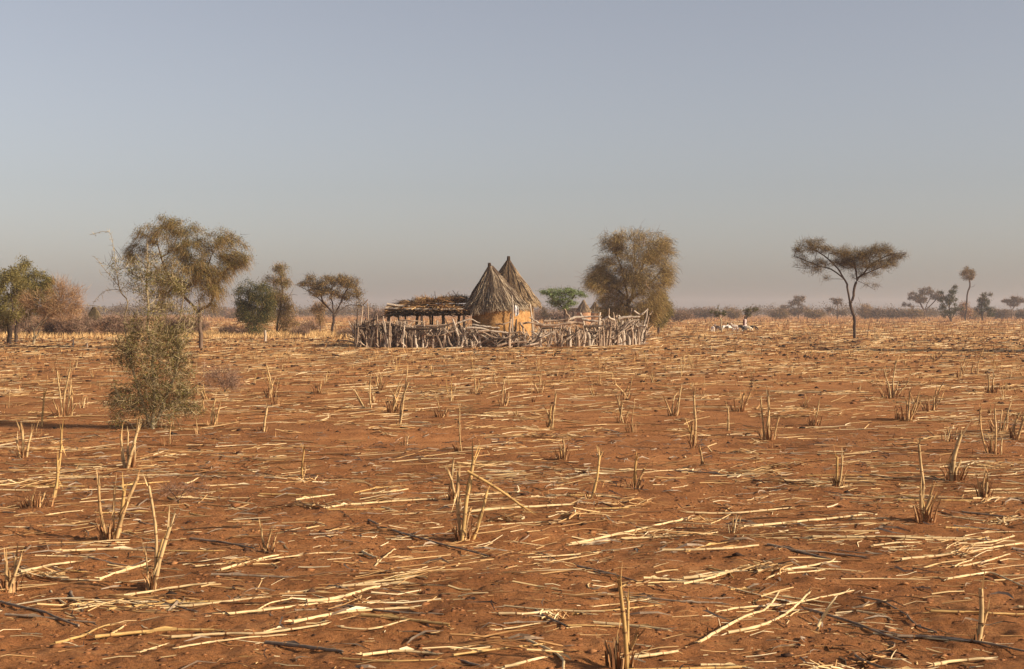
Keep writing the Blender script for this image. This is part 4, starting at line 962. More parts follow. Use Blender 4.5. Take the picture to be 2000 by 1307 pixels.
def goat_mesh(pose, mat):
    if pose == "graze": neck, head, muz = (.34, 0, .40), (.45, 0, .22), (.52, 0, .08)
    else: neck, head, muz = (.36, 0, .58), (.42, 0, .70), (.55, 0, .66)
    V = [(0, 0, .45), (-.24, 0, .47), (.22, 0, .46), neck, head, muz, (-.33, 0, .48), (-.40, 0, .55)]
    E = [(0, 1), (0, 2), (2, 3), (3, 4), (4, 5), (1, 6), (6, 7)]
    Rr = [(.135, .15), (.125, .135), (.125, .145), .075, .065, .035, .05, .018]
    def leg(x, y, hind, dx):
        b = len(V)
        if hind: V.extend([(x, y, .38), (x + .07 + dx, y, .27), (x - .05 + dx, y, .16), (x - .02 + dx, y, .0)]); Rr.extend([.06, .045, .024, .02]); E.append((1, b))
        else: V.extend([(x, y, .36), (x + .01 + dx, y, .25), (x + .03 + dx, y, .14), (x + .02 + dx, y, .0)]); Rr.extend([.055, .036, .024, .02]); E.append((2, b))
        E.extend([(b, b + 1), (b + 1, b + 2), (b + 2, b + 3)])
    leg(-.22, .07, True, .03); leg(-.24, -.07, True, -.03); leg(.20, .07, False, -.02); leg(.21, -.07, False, .04)
    h = 4; hx, hy, hz = head
    for sgn in (-1, 1):
        b = len(V); V.append((hx - .02, sgn * .11, hz + .02)); Rr.append(.018); E.append((h, b))
        b = len(V); V.append((hx - .10, sgn * .035, hz + .13)); Rr.append(.012); E.append((h, b))
    return skinned("goat", V, E, Rr, mat, 2)


def coat(name, a, b, thr, scale=3.2, seed=0.0):
    m, nt, out = new_mat(name)
    mp = nd(nt, "ShaderNodeMapping"); mp.inputs["Location"].default_value = (seed, seed * .7, 0); nt.links.new(nd(nt, "ShaderNodeTexCoord").outputs["Object"], mp.inputs[0])
    f = noise(nt, scale, 2, .5, mp.outputs[0]); principled(nt, out, ramp(nt, f, [(thr - .01, a), (thr + .01, b)]), .9); return m


BLK, WHT = (.02, .016, .014), (.78, .73, .66)
goats = [
    (1392, 649, 100, "graze", coat("white_coat", BLK, WHT, .36, 3.2, 1), "white goat with small dark patches, leftmost of the flock"),
    (1403, 648, 150, "stand", coat("grey_coat", (.10, .075, .06), (.34, .28, .24), .5, 4, 2), "greyish goat standing left of the gnarled tree trunk"),
    (1415, 646.5, 20, "stand", coat("pied_coat_a", BLK, WHT, .47, 3.4, 3), "black headed white goat just right of the gnarled tree trunk"),
    (1425, 646.5, 15, "graze", coat("pied_coat_b", BLK, WHT, .50, 3.4, 7), "white goat with a dark head second right of the gnarled trunk"),
    (1436, 648, 170, "stand", coat("cream_coat", (.3, .2, .13), (.62, .52, .42), .4, 3, 5), "cream goat facing left beside the large black and white goat"),
    (1445, 648, 175, "graze", coat("pied_coat_c", BLK, WHT, .52, 1.7, 9), "large black and white goat grazing left of the herder"),
    (1454, 648, 60, "graze", coat("dark_coat", (.03, .026, .026), (.20, .18, .17), .55, 3, 4), "dark grey goat right in front of the herder"),
    (1461, 647.5, -20, "graze", coat("ivory_coat", (.4, .3, .2), (.78, .70, .52), .34, 3, 6), "ivory goat grazing just right of the herder"),
    (1472, 646, -15, "graze", coat("black_coat", BLK, (.10, .08, .07), .62, 3, 8), "black goat grazing at the right end of the flock")]
for px, py, rz, pose, mt, lab in goats:
    me = goat_mesh(pose, mt); o = bpy.data.objects.new("goat", me); COL.objects.link(o); g = G(px, py)
    o.location = g; o.rotation_euler = (0, 0, R_(rz)); sc_ = .86 * (1.18 if "large" in lab else 1); o.scale = (sc_,) * 3
    tag(o, lab, "goat", "goats grazing in the stubble")


def herder():
    g = G(1455, 646.5); h = 1.0
    root = empty("person", tuple(g), "person in a pale pink wrap standing among the goats", "person")
    m, nt, out = new_mat("dark_skin"); principled(nt, out, (.055, .030, .02, 1), .55)
    V = [(0, 0, .70), (0, 0, .86), (0, 0, 1.04), (0, .005, 1.13), (0, .0, 1.20), (0, -.01, 1.28), (0, -.005, 1.335),
         (-.07, 0, .66), (-.075, -.01, .38), (-.08, .01, .06), (-.08, -.09, .02), (.07, 0, .66), (.08, -.02, .38), (.09, .01, .06), (.09, -.09, .02),
         (-.13, 0, 1.06), (-.18, .01, .86), (-.17, -.05, .68), (.13, 0, 1.06), (.19, .01, .87), (.16, -.10, .74), (0, -.085, 1.245), (-.075, 0, 1.25), (.075, 0, 1.25)]
    E = [(0, 1), (1, 2), (2, 3), (3, 4), (4, 5), (5, 6), (0, 7), (7, 8), (8, 9), (9, 10), (0, 11), (11, 12), (12, 13), (13, 14), (2, 15), (15, 16), (16, 17), (2, 18), (18, 19), (19, 20), (4, 21), (5, 22), (5, 23)]
    Rr = [(.10, .08), (.09, .07), (.10, .075), .042, .07, .082, .05, .068, .045, .03, .028, .068, .045, .03, .028, .045, .034, .026, .045, .034, .026, .014, .014, .014]
    for c, sg in ((17, -1), (20, 1)):     # fingers and thumb
        x, y, zz = V[c]
        for q in range(4):
            b = len(V); V.append((x + (q - 1.5) * .016, y - .025, zz - .085 + abs(q - 1.3) * .008)); Rr.append(.008); E.append((c, b))
        b = len(V); V.append((x - sg * .035, y - .035, zz - .04)); Rr.append(.009); E.append((c, b))
    me = skinned("body", V, E, Rr, m, 1); o = bpy.data.objects.new("body", me); COL.objects.link(o); o.parent = root
    # wrap: lofted robe from shoulders to shins with a red stripe down the left side
    mb = MB(); rings = [(1.10, .075, .06), (1.06, .155, .09), (.95, .16, .105), (.80, .15, .105), (.62, .17, .13), (.42, .19, .15), (.28, .20, .16)]; n = 28
    a = np.arange(n) * 2 * math.pi / n
    Vv = np.concatenate([np.stack([rx * np.cos(a) * (1 + .05 * np.sin(a * 7) * (i > 2)), ry * np.sin(a) * (1 + .06 * np.sin(a * 6) * (i > 2)), np.full(n, z_)], -1) for i, (z_, rx, ry) in enumerate(rings)])
    j = np.arange(n); j2 = (j + 1) % n
    for i in range(len(rings) - 1):
        Fq = np.stack([i * n + j, (i + 1) * n + j, (i + 1) * n + j2, i * n + j2], -1)
        red = (np.cos(a) < -.35) & (i > 0)
        mb.add(Vv, Fq[~red], 0)
        if red.any(): mb.add(Vv, Fq[red], 1)
    ma, nt, out = new_mat("pale_pink_cloth"); principled(nt, out, ramp(nt, noise(nt, 14, 3), [(.35, (.50, .38, .34)), (.65, (.66, .56, .51))]), .9)
    mr, nt, out = new_mat("red_cloth"); principled(nt, out, (.26, .06, .05, 1), .9)
    mb.build("wrap", [ma, mr], root, smooth=True)
    mb = MB(); n = 24; a = np.linspace(0, 2 * math.pi, n, endpoint=False)
    Vv = np.concatenate([np.stack([r * np.cos(a), r * 1.05 * np.sin(a) + .012, np.full(n, z_)], -1) for r, z_ in ((.083, 1.27), (.088, 1.31), (.07, 1.355), (.03, 1.378), (.002, 1.383))])
    j = np.arange(n); j2 = (j + 1) % n
    for i in range(4): mb.add(Vv, np.stack([i * n + j, i * n + j2, (i + 1) * n + j2, (i + 1) * n + j], -1))
    mh, nt, out = new_mat("black_hair"); principled(nt, out, (.012, .01, .009, 1), .7); mb.build("hair", mh, root, smooth=True)


herder()

# ------------------------------------------------------------------ stubble clumps
def knots(mb, L, rr, rng, gap=.16):
    ct = np.concatenate([[0], np.cumsum(np.linalg.norm(np.diff(L, axis=0), axis=1))]); u = rng.uniform(.3, 1) * gap
    while u < ct[-1] - .02:
        c = np.array([np.interp([u - .004, u + .004], ct, L[:, q]) for q in range(3)]).T; r = np.interp(u, ct, rr) * 1.16
        tube(mb, c, [r, r * .96], 7, 1); u += gap * rng.uniform(.75, 1.3)


def frays(mb, L, rr, rng):
    for e, dr in ((L[-1], L[-1] - L[-3]), (L[0], L[0] - L[2])):
        k = int(rng.integers(2, 6)); d = unit(dr[None])[0]; r = rr.mean()
        b = e[None] - d * r * 3 + rng.normal(0, r * .35, (k, 3)); ln = r * rng.uniform(4, 14, k)
        q = unit(d[None] + rng.normal(0, .16, (k, 3))); ribbons(mb, np.stack([b, b + q * ln[:, None] * .5, b + q * ln[:, None]], 1), np.tile([r * 1.1, r * .8, r * .2], (k, 1)), rng)


def stalk_mesh(mb, p0, p1, r, rng, mat=0, kink=0.0):
    """one cut stalk: jointed tube, slightly bent, torn at the top"""
    p0 = np.asarray(p0, float); p1 = np.asarray(p1, float); L = np.linalg.norm(p1 - p0)
    n = max(4, int(L / .07)); t = np.linspace(0, 1, n)[:, None]
    side = rng.normal(size=3) * L * .03; side[2] = 0
    P = p0 * (1 - t) + p1 * t + side * np.sin(math.pi * t) + (rng.normal(size=3) * np.array([1, 1, 0]) * kink * L) * np.maximum(0, t - .5)
    rr = r * np.linspace(1.1, .85, n); rr[1::2] *= 1.1
    tube(mb, P, rr, 6, mat)
    if mat == 0 and L > .1: knots(mb, P, rr, rng, .13); frays(mb, P[-3:] if n > 4 else P, rr, rng)


def sheaths(mb, c, r, n, hmax, rng, mat=0):
    """torn brown leaf sheaths and short stubs around the foot"""
    a = rng.uniform(0, 2 * math.pi, n); rad = r * rng.uniform(.2, 1, n); lean = rng.uniform(.0, .55, n) ** 1.3; L = hmax * rng.uniform(.2, 1, n)
    b = np.stack([c[0] + rad * np.cos(a), c[1] + rad * np.sin(a), np.full(n, c[2] - .01)], -1)
    d = unit(np.stack([np.cos(a) * lean, np.sin(a) * lean, np.ones(n)], -1)) * L[:, None]
    curl = np.stack([np.cos(a), np.sin(a), -np.ones(n) * .3], -1) * (L * rng.uniform(0, .3, n))[:, None]
    P = np.stack([b, b + d * .5, b + d + curl * .6], 1)
    ribbons(mb, P, np.tile([.015, .013, .006], (n, 1)) * rng.uniform(.5, 1.3, (n, 1)), rng, mat)


# hand placed: (base x, base y, [(tip dx, tip dy, thickness px, mat)], sheath count, sheath radius px, sheath height px, label)
S_, G_, B_ = "straw", "gold_stalk", "stub"
CL = [
 (905, 1052, [(6, -152, 11, G_), (-10, -130, 10, B_), (48, -92, 9, G_), (14, -60, 6, B_)], 26, 20, 45, "tall stubble clump with a broken stalk folded down to the right, near photo centre"),
 (884, 976, [(-8, -60, 7, S_), (-2, -78, 7, S_), (14, -40, 6, B_)], 20, 12, 32, "short stubble clump close behind the tall clump with the folded stalk"),
 (297, 1152, [(-5, -203, 8, S_), (29, -122, 11, S_), (-15, -78, 6, B_), (10, -95, 8, G_)], 18, 14, 42, "tall pale stubble clump with one long thin stalk, lower left"),
 (213, 1052, [(-20, -108, 8, B_), (14, -104, 7, B_), (50, -120, 10, B_), (36, -95, 10, G_)], 34, 22, 42, "dark based stubble clump of four brown stalks behind the long thin stalk"),
 (1207, 1304, [(9, -180, 12, G_), (20, -128, 9, G_), (34, -66, 11, B_), (2, -60, 8, B_), (-14, -45, 6, B_)], 34, 30, 62, "golden stubble clump at the bottom edge right of centre"),
 (1908, 1252, [(11, -104, 13, S_), (20, -60, 8, B_)], 14, 12, 40, "thick single pale stub at the bottom right"),
 (1808, 1018, [(-10, -60, 9, S_), (10, -50, 9, S_), (6, -148, 8, S_), (22, -42, 7, B_), (-4, -40, 8, G_)], 34, 24, 40, "stubble clump with a tall kinked pale stalk at right"),
 (1862, 938, [(5, -93, 11, S_), (18, -40, 6, S_), (-8, -34, 7, B_), (28, -30, 5, B_)], 26, 18, 38, "stubble clump with one straight thick pale stalk at right"),
 (1923, 976, [(-4, -52, 5, B_), (4, -34, 9, B_), (-6, -34, 9, B_)], 24, 14, 34, "squat brown stubble tuft beside dark clods at right"),
 (1636, 950, [(-7, -58, 7, G_), (9, -60, 6, S_), (14, -22, 4, B_)], 12, 10, 22, "pair of upright golden stalks behind a straw pile"),
 (1499, 860, [(-10, -82, 5, S_), (2, -84, 6, S_), (18, -44, 5, B_), (-2, -60, 5, S_)], 24, 16, 32, "stubble clump of three tall thin pale stalks right of centre"),
 (1354, 878, [(10, -104, 6, S_), (-8, -40, 6, B_), (4, -36, 8, B_), (-4, -34, 7, G_)], 20, 10, 36, "stubble clump with one tall stalk above short brown stubs"),
 (1371, 908, [(-4, -28, 6, B_)], 6, 6, 12, "lone short brown stub just below the tall stalk clump"),
 (1422, 842, [(-1, -46, 5, S_)], 3, 4, 8, "lone thin white stub between two stubble clumps"),
 (1590, 830, [(8, -42, 4, S_), (2, -20, 4, B_)], 30, 16, 24, "small spiky brown tuft with one pale stalk"),
 (1768, 822, [(10, -54, 5, B_), (20, -42, 5, B_), (32, -36, 4, B_), (2, -40, 4, B_), (26, -48, 4, B_)], 44, 20, 42, "bushy reddish stubble clump leaning right"),
 (1742, 778, [(4, -72, 4, S_), (-6, -40, 4, S_), (16, -30, 4, B_), (34, -32, 4, B_)], 44, 18, 30, "dense stubble clump with a tall thin stalk beside the leaning reddish clump"),
 (1816, 804, [(22, -52, 4, B_), (14, -40, 4, B_), (26, -38, 3, B_), (8, -32, 4, B_)], 30, 14, 34, "fan shaped stubble clump leaning right"),
 (1872, 738, [(14, -38, 3, B_), (22, -32, 3, B_), (6, -28, 3, B_)], 18, 10, 22, "small dark stubble clump far right"),
 (1902, 732, [(14, -50, 3, B_), (-2, -16, 4, B_)], 14, 8, 16, "small stubble clump with a leaning dark stalk far right"),
 (1935, 768, [(-4, -30, 4, S_), (8, -36, 4, S_), (2, -24, 4, B_)], 26, 11, 22, "compact stubble clump with two pale stalks far right"),
 (1442, 804, [(14, -36, 5, B_), (24, -36, 5, B_), (6, -26, 4, B_)], 34, 14, 32, "brown sheaf like stubble clump leaning right"),
 (1316, 812, [(-16, -32, 4, B_), (2, -40, 4, S_), (12, -52, 4, S_), (8, -34, 4, B_)], 28, 12, 26, "v shaped stubble clump of thin stalks"),
 (1215, 827, [(-6, -42, 5, S_), (4, -36, 5, S_), (12, -20, 5, B_)], 22, 12, 22, "stubble clump of two pale stalks with brown foot right of centre"),
 (1222, 780, [(14, -42, 3, S_), (-22, -30, 4, S_), (4, -26, 4, B_)], 32, 16, 20, "low reddish stubble tuft with a slanting stalk"),
 (1152, 974, [(22, -84, 7, G_), (8, -30, 5, S_)], 14, 12, 18, "single golden stalk leaning right over dark litter"),
 (1240, 957, [(4, -66, 7, G_), (18, -42, 7, B_)], 24, 14, 26, "stubble clump of one upright and one slanting golden stalk"),
 (1075, 838, [(5, -68, 5, S_), (-5, -36, 5, S_), (3, -44, 5, G_)], 14, 8, 20, "slim pale stubble clump with one taller stalk"),
 (984, 793, [(-2, -48, 4, S_), (3, -30, 4, S_), (10, -26, 4, B_)], 16, 9, 20, "slim stubble clump left of the compound centre line"),
 (930, 770, [(-4, -36, 4, S_), (6, -22, 4, S_), (18, -16, 4, S_)], 18, 14, 14, "low wide stubble clump with a bent pale blade"),
 (896, 882, [(1, -86, 4, S_)], 22, 9, 18, "single thin upright stalk with a tufted foot"),
 (864, 814, [(-6, -32, 3, S_), (8, -12, 4, B_)], 32, 15, 22, "small reddish spiky tuft"),
 (778, 832, [(10, -86, 5, S_), (12, -110, 4, S_)], 8, 6, 14, "long slanting kinked stalk left of centre"),
 (768, 806, [(10, -48, 5, B_), (-8, -22, 4, S_), (4, -36, 5, B_), (6, -60, 4, S_)], 32, 16, 28, "shaggy brown stubble clump beside the long slanting stalk"),
 (718, 798, [(4, -52, 5, S_), (-26, -38, 4, S_), (-20, -18, 4, S_)], 12, 12, 12, "wide open stubble clump with a fallen pale stalk"),
 (740, 762, [(-4, -26, 4, B_), (4, -34, 4, S_), (8, -32, 3, B_)], 34, 14, 26, "thick stubble clump behind the wide open clump"),
 (514, 842, [(4, -46, 6, S_)], 22, 9, 14, "single pale stub with a dark tufted foot left of centre"),
 (589, 938, [(2, -64, 5, G_), (8, -22, 5, B_)], 10, 6, 12, "lone thin golden stalk with a short stub beside it"),
 (416, 832, [(-1, -54, 5, S_), (12, -42, 5, B_), (4, -22, 5, S_)], 10, 9, 16, "three upright pale stubs at the right foot of the thorn bush"),
 (255, 914, [(-20, -64, 7, S_), (17, -76, 8, S_), (1, -68, 5, S_), (8, -22, 6, B_)], 22, 14, 24, "v shaped clump of tall pale stalks in front of the thorn bush"),
 (47, 892, [(1, -54, 7, S_), (13, -46, 6, S_), (-14, -32, 5, B_)], 16, 12, 24, "pale stubble clump near the left edge"),
 (100, 972, [(12, -72, 6, G_), (17, -132, 6, G_)], 8, 6, 12, "tall kinked golden stalk at left"),
 (72, 988, [(-6, -24, 6, B_), (14, -26, 6, B_)], 60, 30, 30, "bushy low brown tuft at left"),
 (122, 814, [(-8, -88, 4, S_), (8, -92, 5, S_), (20, -36, 5, S_), (30, -24, 4, S_), (-18, -26, 4, B_), (14, -60, 4, S_)], 34, 18, 34, "large spreading pale stubble clump left of the thorn bush"),
 (80, 832, [(2, -58, 5, G_), (-1, 14, 4, G_)], 4, 4, 10, "single upright stalk left of the spreading pale clump"),
 (18, 1154, [(10, -66, 9, B_), (22, -64, 7, S_), (-6, -58, 9, B_), (4, -40, 8, B_)], 26, 22, 40, "brown stubble clump cut by the left edge"),
 (524, 1078, [(-14, -46, 6, S_), (6, -38, 5, B_), (16, -30, 6, B_)], 18, 18, 22, "small ragged stub group among grey litter at lower left"),
 (1938, 886, [(-24, -92, 5, B_), (12, -88, 5, B_), (-6, -26, 5, S_), (20, -30, 4, S_)], 24, 16, 22, "stubble clump with two long thin splayed stalks near right edge"),
 (1982, 858, [(6, -52, 6, S_), (12, -46, 5, S_), (20, -60, 5, B_)], 18, 10, 24, "pale stubble pair at the right edge"),
 (1948, 846, [(10, -44, 4, B_), (22, -36, 4, B_), (-6, -26, 4, B_), (30, -56, 4, S_)], 38, 18, 34, "dark shaggy stubble clump near the right edge"),
 (526, 778, [(1, -62, 4, S_), (8, -36, 4, B_), (-8, -10, 4, B_)], 26, 9, 30, "slim dark stubble clump right of the dry pinkish shrub"),
 (622, 768, [(4, -18, 4, S_), (-4, -14, 4, B_)], 30, 13, 18, "low brown tuft in the middle left field"),
 (1052, 768, [(2, -42, 3, S_), (-8, -18, 4, B_), (8, -14, 4, B_)], 26, 10, 16, "small tuft with a thin stalk below the compound"),
]
clump_xy = []


def hand_clumps():
    rng = np.random.default_rng(101)
    for bx, by, st, ns, sr, sh, lab in CL:
        g = G(bx, by); s = g[1] / F; clump_xy.append((g[0], g[1]))
        root = empty("stubble_clump", tuple(g), lab, "stubble", "stubble clumps in the field")
        for dx, dy, th, m_ in st:
            mb = MB(); L = abs(dy) * s
            off = np.array([dx * s * .25 + rng.normal() * sr * s * .25, rng.normal() * sr * s * .4, -.02])
            tip = np.array([dx * s, rng.normal() * L * .12, -dy * s])
            stalk_mesh(mb, off, tip, max(th * s * .37, .0042), rng, 0, .1)
            mb.build("stalk", [M["stand" if m_ == S_ else m_], M["knot"]], root, smooth=True)
        if "folded down" in lab:
            mb = MB(); stalk_mesh(mb, np.array([8 * s, 0, 132 * s]), np.array([118 * s, -.05, 62 * s]), 4.5 * s * .5 + .002, rng); mb.build("stalk", [M["gold_stalk"], M["knot"]], root, smooth=True)
        mb = MB(); sheaths(mb, (0, 0, 0), sr * s, ns + 6, sh * s, rng)
        for _ in range(max(2, ns // 8)):
            a = rng.uniform(0, 6.28); r = sr * s * rng.uniform(.2, .8)
            stalk_mesh(mb, (r * math.cos(a), r * math.sin(a), -.02), (r * 1.6 * math.cos(a), r * 1.6 * math.sin(a), sh * s * rng.uniform(.3, .8)), .008, rng)
        mb.build("leaf_sheaths", [M["sheath"], M["knot"]], root)


hand_clumps()


def rest_clumps():
    """the other clumps out to the fence: templates copied with their parts"""
    rng = np.random.default_rng(202)
    temps = []
    for k in range(10):
        parts = []
        tall = k % 3
        for q in range(rng.integers(1, 5)):
            mb = MB(); a = rng.uniform(0, 6.28); r = rng.uniform(0, .07); h = rng.uniform(.12, .28) if tall == 0 else (rng.uniform(.15, .45) if tall == 1 else rng.uniform(.25, .62)); ln = rng.normal(0, .16, 2)
            stalk_mesh(mb, (r * math.cos(a), r * math.sin(a), -.02), (r * math.cos(a) + ln[0] * h * 1.4, r * math.sin(a) + ln[1] * h, h), rng.uniform(.007, .0125), rng, 0, .08)
            parts.append(("stalk", mb, M[rng.choice([S_, G_, B_], p=[.3, .15, .55])]))
        mb = MB(); sheaths(mb, (0, 0, 0), rng.uniform(.06, .13), int(rng.integers(14, 42)), rng.uniform(.12, .26), rng)
        parts.append(("leaf_sheaths", mb, M["sheath"])); temps.append(parts)
    labs = ["ankle high brown stubble clump in the field", "knee high mixed stubble clump in the field", "tall thin stalked stubble clump in the field"]
    protos = []; flat = []
    for k, parts in enumerate(temps):
        ms = []
        for nm, mb, mt in parts:
            o = mb.build(nm, [mt, M["knot"]], smooth=(nm == "stalk")); ms.append((nm, o.data)); bpy.data.objects.remove(o)
        protos.append(ms)
        mb2 = MB(); mats = []
        for nm, mb, mt in parts:
            for x_ in (mt, M["knot"]):
                if x_ not in mats: mats.append(x_)
            for Ff, mm_ in zip(mb.F, mb.M):
                mb2.F.append(Ff + mb2.n); mb2.M.append(mats.index(mt if mm_ == 0 else M["knot"]))
            mb2.V.append(np.concatenate(mb.V)); mb2.n += mb.n
        o = mb2.build("stubble_clump", mats); flat.append(o.data); bpy.data.objects.remove(o)
    cand = []
    n_need = 300 - len(CL)
    D = 10.0; tries = 0
    placed = list(clump_xy)
    step = 1.85
    rows = []
    y = 9.0
    while len(rows) < 900 and y < 75:
        wv = y * .40; x = -wv + rng.uniform(0, step)
        while x < wv:
            rows.append((x + rng.normal(0, .45), y + rng.normal(0, .4))); x += step * rng.uniform(.7, 1.4)
        y += step
    rows.sort(key=lambda p: p[1])
    used = 0
    far_list = []
    for x, yy in rows:
        if min((x - a) ** 2 + (yy - b) ** 2 for a, b in placed) < .9: continue
        if yy < 22 and rng.random() < (.75 if yy < 15 else .5): continue
        px = 1000 + x / yy * F
        if yy > 66 and 680 < px < 1280: continue
        if used >= n_need: far_list.append((x, yy)); continue
        k = int(rng.integers(0, 10)); z = float(terr(x, yy)); sc = rng.uniform(.42, .9); rz = rng.uniform(0, 6.28)
        lab = labs[k % 3]
        if yy < 40:
            root = bpy.data.objects.new("stubble_clump", None); COL.objects.link(root)
            for nm, me in protos[k]:
                c = bpy.data.objects.new(nm, me); COL.objects.link(c); c.parent = root
        else:
            root = bpy.data.objects.new("stubble_clump", flat[k]); COL.objects.link(root)
        root.location = (x, yy, z); root.rotation_euler = (0, 0, rz); root.scale = (sc,) * 3
        tag(root, lab, "stubble", "stubble clumps in the field"); used += 1; placed.append((x, yy))
    return used


rest_clumps()


def scatter(rng, d0, d1, dens, pad=6.0, k=.39):
    """even random points over the field, wider than the view on both sides"""
    n = int(2 * (k * d1 + pad) * (d1 - d0) * dens); y = rng.uniform(d0, d1, n); x = rng.uniform(-1, 1, n) * (k * d1 + pad)
    ok = np.abs(x) < k * y + pad
    return x[ok], y[ok]


def far_stubble():
    """stubble too far and too many to count: one object"""
    rng = np.random.default_rng(303); mb = MB()
    for (d0, d1, dens, h, wd) in ((13, 30, 2.2, .09, .007), (28, 52, 3.0, .15, .013), (50, 80, 2.6, .22, .022), (80, 130, 1.5, .30, .036), (130, 230, .55, .42, .06), (230, 420, .16, .55, .11)):
        x, y = scatter(rng, d0, d1, dens); px = 1000 + x / y * F
        ok = ~((y > 66) & (y < 87) & (px > 690) & (px < 1265)) & (vnoise(x / 1.7, y / 3.5, 4) > -.18)
        x, y = x[ok], y[ok]; n = len(x); z = terr(x, y)
        L = h * rng.uniform(.25, 1.2, n) ** 1.2; ln = rng.normal(0, .35, (n, 2))
        P0 = np.stack([x, y, z - .02], -1); d = np.stack([ln[:, 0] * L, ln[:, 1] * L, L], -1)
        ribbons(mb, np.stack([P0, P0 + d * .5, P0 + d], 1), np.tile([wd, wd * .9, wd * .5], (n, 1)) * rng.uniform(.5, 1.3, (n, 1)), rng)
    o = mb.build("field_stubble", M["stub_far"]); tag(o, "countless short cut stalks across the far field", "stubble", kind="stuff")
    # dry grass strip before the left trees
    mb = MB(); n = 9000; px = np.concatenate([rng.uniform(400, 720, n // 2), rng.uniform(-60, 400, n - n // 2)]); y = rng.uniform(92, 118, n) ; x = (px - 1000) / F * y
    L = rng.uniform(.12, .42, n); ln = rng.normal(0, .4, (n, 2)); P0 = np.stack([x, y, np.zeros(n) - .02], -1); d = np.stack([ln[:, 0] * L, ln[:, 1] * L, L], -1)
    ribbons(mb, np.stack([P0, P0 + d * .55, P0 + d], 1), np.tile([.03, .025, .008], (n, 1)), rng)
    o = mb.build("dry_grass", M["dry_grass"]); tag(o, "strip of pale dry grass before the left trees", "grass", kind="stuff")


far_stubble()

